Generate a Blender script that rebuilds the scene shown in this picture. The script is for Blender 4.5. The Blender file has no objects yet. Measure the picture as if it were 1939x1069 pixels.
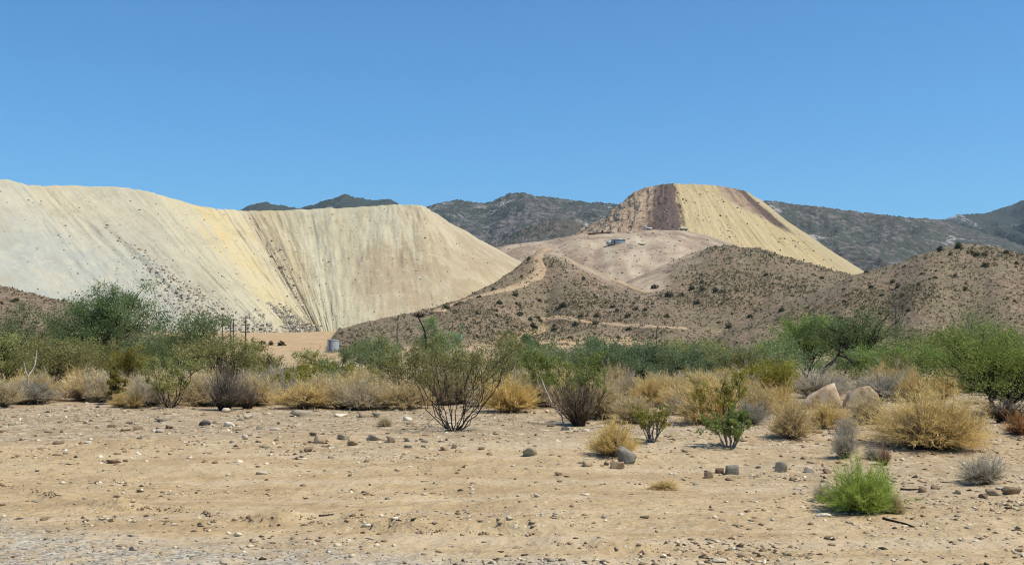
import bpy, math, random
import numpy as np
from mathutils import Vector

# ------------------------------------------------------------------ camera, sky, sun, exposure
scene = bpy.context.scene
COL = scene.collection
PW, PH, FPX = 1939.0, 1069.0, 2079.0          # photograph size and focal length in its pixels
CX, CY = PW / 2, PH / 2
HORIZON = 630.0
CAM_Z = 1.7
HAZE = 0.000042
PITCH = math.atan((HORIZON - CY) / FPX)

cam_data = bpy.data.cameras.new('camera')
cam_data.sensor_width = 36.0
cam_data.lens = 36.0 * FPX / PW
cam_data.clip_start = 0.1
cam_data.clip_end = 30000.0
cam = bpy.data.objects.new('camera', cam_data)
cam.location = (0, 0, CAM_Z)
cam.rotation_euler = (math.radians(90) + PITCH, 0, 0)
COL.objects.link(cam)
scene.camera = cam

SUN_EL, SUN_AZ = math.radians(60), math.radians(108)      # azimuth from +Y (view direction) towards +X
world = bpy.data.worlds.new('World')
scene.world = world
world.use_nodes = True
wn = world.node_tree
sky = wn.nodes.new('ShaderNodeTexSky')
sky.sky_type = 'NISHITA'
sky.sun_disc = False
sky.sun_elevation = SUN_EL
sky.sun_rotation = SUN_AZ
sky.altitude = 800.0
sky.air_density = 1.0
sky.dust_density = 0.35
sky.ozone_density = 1.6
bg = wn.nodes['Background']
tintn = wn.nodes.new('ShaderNodeMix'); tintn.data_type = 'RGBA'; tintn.blend_type = 'MULTIPLY'
tintn.inputs[0].default_value = 1.0; tintn.inputs[7].default_value = (0.37, 0.83, 1.12, 1)
wn.links.new(sky.outputs[0], tintn.inputs[6])
wn.links.new(tintn.outputs[2], bg.inputs[0])
bg.inputs[1].default_value = 0.118

sun_data = bpy.data.lights.new('sun', 'SUN')
sun_data.energy = 4.6
sun_data.angle = math.radians(0.53)
sun_data.color = (1.0, 0.955, 0.84)
sun = bpy.data.objects.new('sun', sun_data)
to_sun = Vector((math.sin(SUN_AZ) * math.cos(SUN_EL), math.cos(SUN_AZ) * math.cos(SUN_EL), math.sin(SUN_EL)))
sun.rotation_euler = to_sun.to_track_quat('Z', 'Y').to_euler()
COL.objects.link(sun)

scene.view_settings.view_transform = 'Standard'
scene.view_settings.look = 'None'
scene.view_settings.gamma = 1.0
scene.view_settings.use_curve_mapping = False
scene.view_settings.exposure = 0.15
scene.cycles.use_denoising = True
scene.cycles.denoiser = 'OPENIMAGEDENOISE'
scene.cycles.denoising_prefilter = 'NONE'
scene.cycles.filter_width = 1.15
scene.cycles.max_bounces = 6
scene.cycles.sample_clamp_indirect = 4.0

# ------------------------------------------------------------------ helpers
RNG = np.random.default_rng(7)

def zat(py, d):
    """world height of the photograph's row py at forward distance d"""
    return CAM_Z + d * np.tan(PITCH + np.arctan((CY - np.asarray(py, float)) / FPX))

def xat(px, d, z=0.0):
    depth = d * math.cos(PITCH) + (z - CAM_Z) * math.sin(PITCH)
    return (np.asarray(px, float) - CX) / FPX * depth

def P(px, py, d):
    z = zat(py, d)
    return np.array([xat(px, d, z), d, z])

def _hash(ix, iy, iz, seed):
    h = (ix * 374761393 + iy * 668265263 + iz * 2147483647 + seed * 1274126177) & 0xFFFFFFFF
    h = ((h ^ (h >> 13)) * 1274126177) & 0xFFFFFFFF
    h = ((h ^ (h >> 16)) * 2246822519) & 0xFFFFFFFF
    return ((h ^ (h >> 15)) & 0xFFFFFF) / float(0xFFFFFF)

def vnoise(x, y, seed=0):
    """value noise, -1..1"""
    x = np.asarray(x, float); y = np.asarray(y, float)
    x0 = np.floor(x).astype(np.int64); y0 = np.floor(y).astype(np.int64)
    fx = x - x0; fy = y - y0
    fx = fx * fx * fx * (fx * (fx * 6 - 15) + 10); fy = fy * fy * fy * (fy * (fy * 6 - 15) + 10)
    z = np.zeros_like(x0)
    a = _hash(x0, y0, z, seed); b = _hash(x0 + 1, y0, z, seed)
    c = _hash(x0, y0 + 1, z, seed); d = _hash(x0 + 1, y0 + 1, z, seed)
    return ((a + (b - a) * fx) * (1 - fy) + (c + (d - c) * fx) * fy) * 2 - 1

def fbm(x, y, seed=0, octaves=4, gain=0.5, lac=2.03):
    s = 0; a = 1.0; n = 0
    for o in range(octaves):
        s = s + a * vnoise(x, y, seed + 17 * o); n += a
        x = x * lac + 13.7; y = y * lac - 7.1; a *= gain
    return s / n

def ridged(x, y, seed=0, octaves=4):
    s = 0; a = 1.0; n = 0
    for o in range(octaves):
        s = s + a * (1 - np.abs(vnoise(x, y, seed + 31 * o)) * 2); n += a
        x = x * 2.1 + 5.2; y = y * 2.1 + 9.7; a *= 0.5
    return s / n

def sstep(a, b, x):
    t = np.clip((x - a) / (b - a), 0, 1)
    return t * t * (3 - 2 * t)

def make_mesh(name, V, F, mat, attrs=None, smooth=False, colors=None):
    """F: int array (m,3) or (m,4)"""
    me = bpy.data.meshes.new(name)
    V = np.ascontiguousarray(V, dtype=np.float32); F = np.ascontiguousarray(F, dtype=np.int32)
    k = F.shape[1]
    me.vertices.add(len(V)); me.vertices.foreach_set('co', V.ravel())
    me.loops.add(F.size); me.loops.foreach_set('vertex_index', F.ravel())
    me.polygons.add(len(F))
    me.polygons.foreach_set('loop_start', np.arange(0, F.size, k, dtype=np.int32))
    me.polygons.foreach_set('loop_total', np.full(len(F), k, dtype=np.int32))
    if smooth:
        me.polygons.foreach_set('use_smooth', np.ones(len(F), dtype=bool))
    me.update(calc_edges=True)
    for n, a in (attrs or {}).items():
        at = me.attributes.new(n, 'FLOAT', 'POINT')
        at.data.foreach_set('value', np.ascontiguousarray(a, dtype=np.float32))
    if colors is not None:
        at = me.attributes.new('tint', 'FLOAT_COLOR', 'POINT')
        c = np.ones((len(V), 4), np.float32); c[:, :3] = colors
        at.data.foreach_set('color', c.ravel())
    me.materials.append(mat)
    return me

def link(name, me, parent=None, loc=(0, 0, 0), rotz=0.0, scale=(1, 1, 1)):
    o = bpy.data.objects.new(name, me)
    COL.objects.link(o)
    o.location = loc; o.rotation_euler = (0, 0, rotz); o.scale = scale
    if parent is not None:
        o.parent = parent
    return o

def tag(o, label, cat, group=None):
    o['label'] = label; o['category'] = cat
    if group: o['group'] = group
    return o

def thing(name, label, cat, loc=(0, 0, 0), rotz=0.0, group=None):
    return tag(link(name, None, None, loc, rotz), label, cat, group)

def struct(o):
    o['kind'] = 'structure'; return o

def stuff(o):
    o['kind'] = 'stuff'; return o

# ------------------------------------------------------------------ node helpers
class NT:
    def __init__(self, name):
        self.m = bpy.data.materials.new(name); self.m.use_nodes = True
        self.t = self.m.node_tree; self.n = self.t.nodes; self.l = self.t.links
        self.b = self.n['Principled BSDF']
        self.b.inputs['Specular IOR Level'].default_value = 0.15
        self.b.inputs['Roughness'].default_value = 0.9
    def add(self, typ, **kw):
        nd = self.n.new(typ)
        for k, v in kw.items(): setattr(nd, k, v)
        return nd
    def put(self, sock, v):
        if hasattr(v, 'is_linked') or hasattr(v, 'links'): self.l.new(v, sock)
        elif isinstance(v, (tuple, list)) and sock.type == 'RGBA': sock.default_value = (*v[:3], 1)
        else: sock.default_value = v
    def attr(self, name, out='Fac'):
        nd = self.add('ShaderNodeAttribute'); nd.attribute_name = name
        return nd.outputs[out]
    def pos(self, scale=(1, 1, 1)):
        g = self.add('ShaderNodeNewGeometry')
        mp = self.add('ShaderNodeMapping'); mp.inputs['Scale'].default_value = scale
        self.l.new(g.outputs['Position'], mp.inputs[0]); return mp.outputs[0]
    def obj(self, scale=(1, 1, 1)):
        g = self.add('ShaderNodeTexCoord')
        mp = self.add('ShaderNodeMapping'); mp.inputs['Scale'].default_value = scale
        self.l.new(g.outputs['Object'], mp.inputs[0]); return mp.outputs[0]
    def noise(self, vec, scale, detail=4, rough=0.55):
        nd = self.add('ShaderNodeTexNoise'); self.l.new(vec, nd.inputs['Vector'])
        nd.inputs['Scale'].default_value = scale; nd.inputs['Detail'].default_value = detail
        nd.inputs['Roughness'].default_value = rough
        return nd.outputs[0]
    def voro(self, vec, scale, out='Distance', feature='F1', rnd=1.0):
        nd = self.add('ShaderNodeTexVoronoi', feature=feature); self.l.new(vec, nd.inputs['Vector'])
        nd.inputs['Scale'].default_value = scale; nd.inputs['Randomness'].default_value = rnd
        return nd.outputs[out]
    def math(self, op, a, b=0.0, clamp=False):
        nd = self.add('ShaderNodeMath', operation=op, use_clamp=clamp)
        self.put(nd.inputs[0], a); self.put(nd.inputs[1], b); return nd.outputs[0]
    def rng(self, v, a, b, c=0.0, d=1.0, smooth=True):
        nd = self.add('ShaderNodeMapRange'); nd.interpolation_type = 'SMOOTHSTEP' if smooth else 'LINEAR'
        self.put(nd.inputs[0], v)
        for i, q in enumerate((a, b, c, d)): nd.inputs[i + 1].default_value = q
        return nd.outputs[0]
    def mix(self, f, a, b, mode='MIX'):
        nd = self.add('ShaderNodeMix', data_type='RGBA', blend_type=mode)
        self.put(nd.inputs['Factor'], f); self.put(nd.inputs[6], a); self.put(nd.inputs[7], b)
        return nd.outputs[2]
    def ramp(self, f, stops, interp='LINEAR'):
        nd = self.add('ShaderNodeValToRGB'); cr = nd.color_ramp; cr.interpolation = interp
        while len(cr.elements) < len(stops): cr.elements.new(0.5)
        for e, (p, c) in zip(cr.elements, stops):
            e.position = p; e.color = (*c, 1)
        self.put(nd.inputs[0], f); return nd.outputs[0]
    def bump(self, h, strength=0.5, dist=0.05, prev=None):
        nd = self.add('ShaderNodeBump'); self.l.new(h, nd.inputs['Height'])
        nd.inputs['Strength'].default_value = strength; nd.inputs['Distance'].default_value = dist
        if prev is not None: self.l.new(prev, nd.inputs['Normal'])
        return nd.outputs[0]
    def finish(self, col, normal=None, rough=0.9):
        self.put(self.b.inputs['Base Color'], col)
        if normal is not None: self.l.new(normal, self.b.inputs['Normal'])
        self.b.inputs['Roughness'].default_value = rough
        return self.m

# ------------------------------------------------------------------ terrain materials
def mat_terrain():
    n = NT('desert_soil'); p = n.pos()
    big = n.noise(p, 0.09, 5); mid = n.noise(p, 0.8, 5, 0.6); fine = n.noise(p, 9.0, 6, 0.7)
    sand = n.ramp(mid, [(0.36, (0.375, 0.25, 0.122)), (0.5, (0.45, 0.315, 0.163)), (0.64, (0.495, 0.365, 0.205))])
    sand = n.mix(n.rng(big, 0.4, 0.62), sand, n.mix(0.5, sand, (0.46, 0.345, 0.205)))
    # grit: pale and dark grains
    v1 = n.voro(p, 26.0, 'Color'); sep = n.add('ShaderNodeSeparateColor'); n.l.new(v1, sep.inputs[0])
    d1 = n.voro(p, 26.0)
    grain = n.math('MULTIPLY', n.rng(sep.outputs[0], 0.72, 0.8), n.rng(d1, 0.42, 0.25))
    sand = n.mix(n.math('MULTIPLY', grain, 0.75), sand, (0.60, 0.53, 0.42))
    grain2 = n.math('MULTIPLY', n.rng(sep.outputs[1], 0.80, 0.88), n.rng(d1, 0.40, 0.22))
    sand = n.mix(n.math('MULTIPLY', grain2, 0.8), sand, (0.13, 0.085, 0.055))
    sand = n.mix(n.math('MULTIPLY', n.rng(fine, 0.45, 0.62), 0.4), sand, (0.30, 0.20, 0.105))
    # compacted strips left by old vehicle tracks
    mp = n.add('ShaderNodeMapping'); mp.inputs['Rotation'].default_value = (0, 0, 0.10); mp.inputs['Scale'].default_value = (0.10, 1.5, 1)
    n.l.new(p, mp.inputs[0]); tk_ = n.noise(mp.outputs[0], 1.0, 4, 0.6)
    sand = n.mix(n.math('MULTIPLY', n.rng(tk_, 0.52, 0.62), 0.55), sand, (0.50, 0.385, 0.25))
    sand = n.mix(n.math('MULTIPLY', n.rng(tk_, 0.46, 0.38), 0.5), sand, (0.335, 0.225, 0.12))
    # pale stony wash
    v2 = n.voro(p, 7.0, 'Color'); sep2 = n.add('ShaderNodeSeparateColor'); n.l.new(v2, sep2.inputs[0])
    stony = n.ramp(sep2.outputs[0], [(0.0, (0.17, 0.12, 0.075)), (0.35, (0.33, 0.245, 0.15)), (0.7, (0.42, 0.33, 0.215)), (1.0, (0.58, 0.50, 0.38))])
    stony = n.mix(n.rng(fine, 0.42, 0.6), stony, (0.35, 0.245, 0.14))
    col = n.mix(n.math('MULTIPLY', n.attr('stony'), 0.8), sand, stony)
    # roadside gravel
    gv = n.voro(p, 34.0, 'Color'); sep3 = n.add('ShaderNodeSeparateColor'); n.l.new(gv, sep3.inputs[0])
    grav = n.ramp(sep3.outputs[0], [(0.0, (0.19, 0.15, 0.11)), (0.5, (0.36, 0.305, 0.23)), (1.0, (0.54, 0.48, 0.375))])
    gm = n.math('MULTIPLY', n.attr('gravel'), n.rng(n.noise(p, 5.0, 4, 0.7), 0.3, 0.6))
    col = n.mix(gm, col, grav)
    # orange graded dirt
    ora = n.ramp(n.noise(p, 0.22, 5, 0.6), [(0.35, (0.39, 0.25, 0.13)), (0.65, (0.49, 0.34, 0.19))])
    col = n.mix(n.attr('orange'), col, ora)
    # scrubby hill soil
    hn = n.noise(p, 0.035, 4); hm = n.noise(p, 0.45, 5, 0.7); hf = n.noise(p, 1.6, 4, 0.7)
    hill = n.ramp(hm, [(0.36, (0.130, 0.090, 0.055)), (0.47, (0.190, 0.132, 0.080)), (0.55, (0.240, 0.169, 0.104)), (0.66, (0.33, 0.24, 0.15))])
    hill = n.mix(n.math('MULTIPLY', n.rng(hn, 0.44, 0.58), 0.5), hill, (0.165, 0.135, 0.075))
    hill = n.mix(n.math('MULTIPLY', n.rng(hf, 0.53, 0.64), 0.55), hill, (0.36, 0.26, 0.175))
    hill = n.mix(n.math('MULTIPLY', n.rng(hf, 0.47, 0.37), 0.6), hill, (0.115, 0.095, 0.058))
    col = n.mix(n.attr('scrub'), col, hill)
    # mine waste, pinkish
    pn = n.noise(n.pos((1, 1, 0.25)), 0.05, 6, 0.65)
    pink = n.ramp(pn, [(0.38, (0.27, 0.195, 0.135)), (0.5, (0.375, 0.28, 0.192)), (0.62, (0.47, 0.37, 0.25))])
    pink = n.mix(n.math('MULTIPLY', n.rng(hf, 0.53, 0.66), 0.45), pink, (0.20, 0.14, 0.10))
    col = n.mix(n.attr('pink'), col, pink)
    col = n.mix(n.math('MULTIPLY', n.attr('fan'), 0.7), col, (0.54, 0.45, 0.315))
    nb = n.bump(n.math('ADD', fine, n.math('MULTIPLY', d1, -0.35)), 0.55, 0.03)
    nb = n.bump(hm, 0.6, 0.5, nb); nb = n.bump(tk_, 0.5, 0.12, nb)
    return n.finish(col, nb, 0.95)

def mat_dump():
    """mine dump: colour bands along the fall line; attributes band (crest position) and fall (0 crest .. 1 toe)"""
    n = NT('tailings'); band = n.attr('band'); fall = n.attr('fall')
    cmb = n.add('ShaderNodeCombineXYZ'); n.l.new(band, cmb.inputs[0]); n.l.new(fall, cmb.inputs[1])
    def st(sx, sy, detail=4, rough=0.6):
        mp = n.add('ShaderNodeMapping'); mp.inputs['Scale'].default_value = (sx, sy, 1); n.l.new(cmb.outputs[0], mp.inputs[0])
        return n.noise(mp.outputs[0], 1.0, detail, rough)
    wide = st(0.9, 1.1, 3); streak = st(5.0, 1.9, 5, 0.6); thin = st(30.0, 3.0, 4, 0.7); blot = st(3.0, 3.0, 5, 0.6)
    w = n.math('ADD', band, n.math('ADD', n.math('MULTIPLY', n.math('SUBTRACT', blot, 0.5), 2.2), n.math('MULTIPLY', n.math('SUBTRACT', wide, 0.5), 2.4)))
    u = n.math('DIVIDE', w, 18.0)
    K = lambda i: i / 18.0
    pale = (0.49, 0.435, 0.30); grey = (0.435, 0.40, 0.30); beige = (0.47, 0.40, 0.27); yel = (0.55, 0.42, 0.20)
    tan = (0.44, 0.345, 0.215); brn = (0.40, 0.315, 0.19)
    col = n.ramp(u, [(K(0), grey), (K(2.2), grey), (K(3.2), beige), (K(4.6), (0.42, 0.375, 0.27)), (K(6.2), (0.45, 0.40, 0.275)), (K(7.4), (0.53, 0.43, 0.24)),
                     (K(8.1), (0.53, 0.44, 0.25)), (K(9.0), pale), (K(9.9), brn), (K(10.6), (0.46, 0.37, 0.22)), (K(11.6), pale), (K(12.6), (0.48, 0.40, 0.25)),
                     (K(13.4), pale), (K(14.4), tan), (K(15.4), (0.46, 0.37, 0.24)), (K(17.5), (0.42, 0.335, 0.22))])
    # left face greys downhill
    lf = n.math('MULTIPLY', n.rng(band, 5.2, 3.0), n.rng(fall, 0.12, 0.5))
    col = n.mix(n.math('MULTIPLY', lf, 0.92), col, (0.375, 0.372, 0.32))
    # yellow sulphide patches in the upper part around the big gully
    yb = n.math('MULTIPLY', n.math('MULTIPLY', n.rng(band, 6.3, 7.6), n.rng(band, 9.6, 8.9)), n.rng(fall, 0.85, 0.1))
    col = n.mix(n.math('MULTIPLY', n.math('MULTIPLY', yb, n.rng(blot, 0.44, 0.62)), 0.75), col, (0.58, 0.42, 0.18))
    # pale apron over tan fan on the right-hand face
    edge = n.math('ADD', fall, n.math('MULTIPLY', n.math('SUBTRACT', st(4.0, 0.15, 2), 0.5), 1.1))
    fan = n.math('MULTIPLY', n.rng(edge, 0.30, 0.36), n.math('MULTIPLY', n.rng(band, 12.3, 13.1), n.rng(band, 18.0, 17.0)))
    col = n.mix(n.math('MULTIPLY', fan, 0.85), col, (0.36, 0.27, 0.165))
    low = n.math('MULTIPLY', n.rng(fall, 0.62, 0.9), n.rng(band, 9.5, 11.5))
    col = n.mix(n.math('MULTIPLY', low, n.rng(streak, 0.42, 0.6)), col, (0.50, 0.44, 0.29))
    # streaks and grit
    col = n.mix(n.math('MULTIPLY', n.rng(thin, 0.5, 0.72), 0.16), col, (0.58, 0.52, 0.385))
    col = n.mix(n.math('MULTIPLY', n.rng(thin, 0.48, 0.28), 0.16), col, (0.30, 0.25, 0.175))
    col = n.mix(n.math('MULTIPLY', n.rng(streak, 0.54, 0.68), 0.15), col, (0.36, 0.30, 0.21))
    p = n.pos(); g = n.noise(p, 0.9, 4, 0.75); g2 = n.noise(p, 0.06, 6, 0.65); g3 = n.noise(p, 0.3, 5, 0.7)
    col = n.mix(n.math('MULTIPLY', n.rng(g, 0.55, 0.68), 0.3), col, (0.28, 0.24, 0.175))
    col = n.mix(n.math('MULTIPLY', n.rng(g2, 0.47, 0.6), 0.32), col, (0.54, 0.465, 0.32))
    col = n.mix(n.math('MULTIPLY', n.rng(g2, 0.48, 0.38), 0.35), col, (0.36, 0.295, 0.195))
    col = n.mix(n.math('MULTIPLY', n.rng(g3, 0.52, 0.64), 0.25), col, (0.60, 0.53, 0.385))
    # blocky rubble zone at the toe
    rb = n.math('MULTIPLY', n.attr('rubble'), n.rng(n.noise(p, 0.35, 4, 0.7), 0.35, 0.55))
    vc = n.voro(p, 0.7, 'Color'); sp = n.add('ShaderNodeSeparateColor'); n.l.new(vc, sp.inputs[0])
    col = n.mix(n.math('MULTIPLY', rb, 0.8), col, n.ramp(sp.outputs[0], [(0, (0.18, 0.155, 0.125)), (0.55, (0.35, 0.31, 0.24)), (1, (0.55, 0.50, 0.39))]))
    col = n.mix(1.0, col, (1.03, 1.01, 0.98), 'MULTIPLY')
    nb = n.bump(thin, 0.15, 0.4); nb = n.bump(g, 0.5, 0.5, nb); nb = n.bump(g3, 0.5, 1.0, nb)
    return n.finish(col, nb, 0.95)

def mat_mound():
    n = NT('ore_mound'); band = n.attr('band'); fall = n.attr('fall')
    cmb = n.add('ShaderNodeCombineXYZ'); n.l.new(band, cmb.inputs[0]); n.l.new(fall, cmb.inputs[1])
    def st(sx, sy, detail=4, rough=0.6):
        mp = n.add('ShaderNodeMapping'); mp.inputs['Scale'].default_value = (sx, sy, 1); n.l.new(cmb.outputs[0], mp.inputs[0])
        return n.noise(mp.outputs[0], 1.0, detail, rough)
    streak = st(9.0, 1.3, 5, 0.65); thin = st(30.0, 3.0, 4, 0.7); blot = st(4.0, 6.0, 5, 0.65)
    w = n.math('ADD', band, n.math('MULTIPLY', n.math('SUBTRACT', blot, 0.5), 0.75))
    p = n.pos(); g = n.noise(p, 0.14, 5, 0.75); g2 = n.noise(p, 0.5, 4, 0.75)
    red = n.ramp(g, [(0.36, (0.25, 0.16, 0.098)), (0.5, (0.38, 0.265, 0.168)), (0.64, (0.47, 0.35, 0.23))])
    dark = n.ramp(g2, [(0.36, (0.070, 0.046, 0.036)), (0.5, (0.130, 0.085, 0.064)), (0.64, (0.20, 0.138, 0.105))])
    yel = n.mix(n.rng(streak, 0.42, 0.6), (0.57, 0.435, 0.235), (0.49, 0.365, 0.185))
    yel = n.mix(n.math('MULTIPLY', n.math('MULTIPLY', n.rng(thin, 0.52, 0.62), n.rng(fall, 0.15, 0.55)), 0.8), yel, (0.29, 0.21, 0.095))
    yel = n.mix(n.math('MULTIPLY', n.rng(thin, 0.45, 0.3), 0.5), yel, (0.64, 0.54, 0.32))
    dk = n.math('MULTIPLY', n.rng(n.math('ADD', w, n.math('MULTIPLY', fall, -0.10)), 3.8, 4.2), 1.0)
    col = n.mix(n.math('MULTIPLY', dk, n.rng(n.math('ADD', blot, n.math('MULTIPLY', n.rng(w, 3.8, 4.5), 0.6)), 0.40, 0.60)), red, dark)
    col = n.mix(n.rng(w, 4.93, 5.07), col, yel)
    cap = n.math('MULTIPLY', n.math('MULTIPLY', n.rng(w, 6.75, 6.95), n.rng(w, 8.75, 8.45)), n.rng(n.math('ADD', fall, n.math('MULTIPLY', n.math('SUBTRACT', w, 7.0), -0.17)), 0.22, 0.12))
    col = n.mix(cap, col, n.mix(n.rng(w, 7.6, 8.0), red, dark))
    col = n.mix(n.math('MULTIPLY', n.rng(w, 8.45, 8.6), 0.55), col, (0.42, 0.335, 0.19))
    nb = n.bump(n.math('MULTIPLY', thin, n.rng(w, 4.9, 5.1)), 0.6, 2.0); nb = n.bump(g2, 0.6, 1.5, nb); nb = n.bump(g, 0.6, 4.0, nb)
    return n.finish(col, nb, 0.95)

def mat_mountain(name, warm=0.5, veg=0.5, rock=0.5):
    n = NT(name); p = n.pos()
    a = n.noise(p, 0.0035, 6, 0.6); b = n.noise(p, 0.02, 5, 0.7); c = n.noise(p, 0.075, 3, 0.75)
    soil = n.ramp(b, [(0.4, (0.105, 0.092, 0.085)), (0.6, (0.19, 0.162, 0.148))])
    col = n.mix(n.rng(n.math('ADD', n.math('MULTIPLY', c, 0.8), n.math('MULTIPLY', a, 0.5)), 0.78 - 0.13 * veg, 0.70 - 0.13 * veg), (0.050, 0.062, 0.050), soil)
    rk = n.math('MULTIPLY', n.rng(a, 0.58 - 0.12 * rock, 0.64 - 0.12 * rock), n.rng(b, 0.46, 0.56))
    rk = n.math('MULTIPLY', rk, n.rng(c, 0.44, 0.54))
    col = n.mix(rk, col, (0.34, 0.305, 0.275))
    col = n.mix(n.math('MULTIPLY', n.attr('warm'), 0.75 * warm), col, (0.27, 0.19, 0.14))
    v = n.voro(p, 0.06); dots = n.rng(v, 0.40, 0.25)
    col = n.mix(n.math('MULTIPLY', dots, 0.75), col, (0.045, 0.052, 0.032))
    nb = n.bump(n.math('ADD', b, n.math('MULTIPLY', c, 0.4)), 0.9, 14.0)
    return n.finish(col, nb, 0.95)

# ------------------------------------------------------------------ ground and natural hills (one height field, split into setting pieces)
def curve(pts):
    a = np.array(pts, float)
    return lambda px: np.interp(px, a[:, 0], a[:, 1])

def base_ground(y):
    return np.interp(y, [-100, 25, 45, 90, 180, 270, 330, 430, 520, 800, 1500, 7000], [0, 0, -0.25, -1.3, -3.2, -4.2, -3.4, 2.0, 4.0, 8, 10, 10])

# (name, ridge rows by photo column, ridge distance by column, run in front, run behind, plateau height kept behind)
HILLS = [
    ('hill_left',   [(-900, 505), (-300, 522), (0, 541), (60, 554), (120, 569), (200, 598), (300, 640), (430, 700)], [(-900, 150), (430, 150)], 62, 70, 0),
    ('hill_spur',   [(560, 720), (640, 624), (700, 609), (800, 588), (880, 563), (930, 538), (975, 508), (1005, 482), (1035, 466), (1065, 481), (1120, 510), (1200, 548), (1260, 572), (1330, 600), (1420, 660)],
                    [(560, 425), (700, 440), (880, 480), (975, 530), (1035, 570), (1120, 545), (1260, 500), (1420, 480)], 150, 60, 0),
    ('hill_middle', [(960, 700), (1040, 620), (1100, 580), (1150, 552), (1200, 527), (1260, 500), (1310, 480), (1345, 468), (1385, 464), (1440, 471), (1500, 489), (1560, 507), (1610, 519), (1700, 540), (1800, 580)],
                    [(960, 610), (1310, 610), (1440, 592), (1610, 540), (1800, 520)], 230, 90, 0),
    ('hill_right',  [(1180, 700), (1260, 655), (1350, 634), (1450, 600), (1540, 560), (1615, 522), (1700, 499), (1760, 479), (1820, 461), (1880, 466), (1939, 479), (2100, 470), (2500, 440)],
                    [(1180, 430), (1450, 410), (2500, 380)], 190, 120, 0),
    ('mine_terrace', [(850, 520), (925, 474), (960, 463), (1040, 454), (1100, 443), (1160, 441), (1230, 434), (1300, 436), (1340, 444), (1385, 459), (1430, 490), (1520, 560)],
                    [(850, 800), (1520, 800)], 215, 700, 1),
]
RUTS = [[(-60, 905), (60, 925), (150, 946), (240, 958), (360, 966), (500, 984), (640, 990)], [(1000, 1018), (1080, 1030), (1160, 1040), (1260, 1044)], [(560, 978), (700, 977)], [(760, 1004), (950, 1010), (1010, 1012)]]

def flat_hit(px, py):
    d = CAM_Z / -np.tan(PITCH + np.arctan((CY - py) / FPX)); return np.array([xat(px, d), d])

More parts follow.
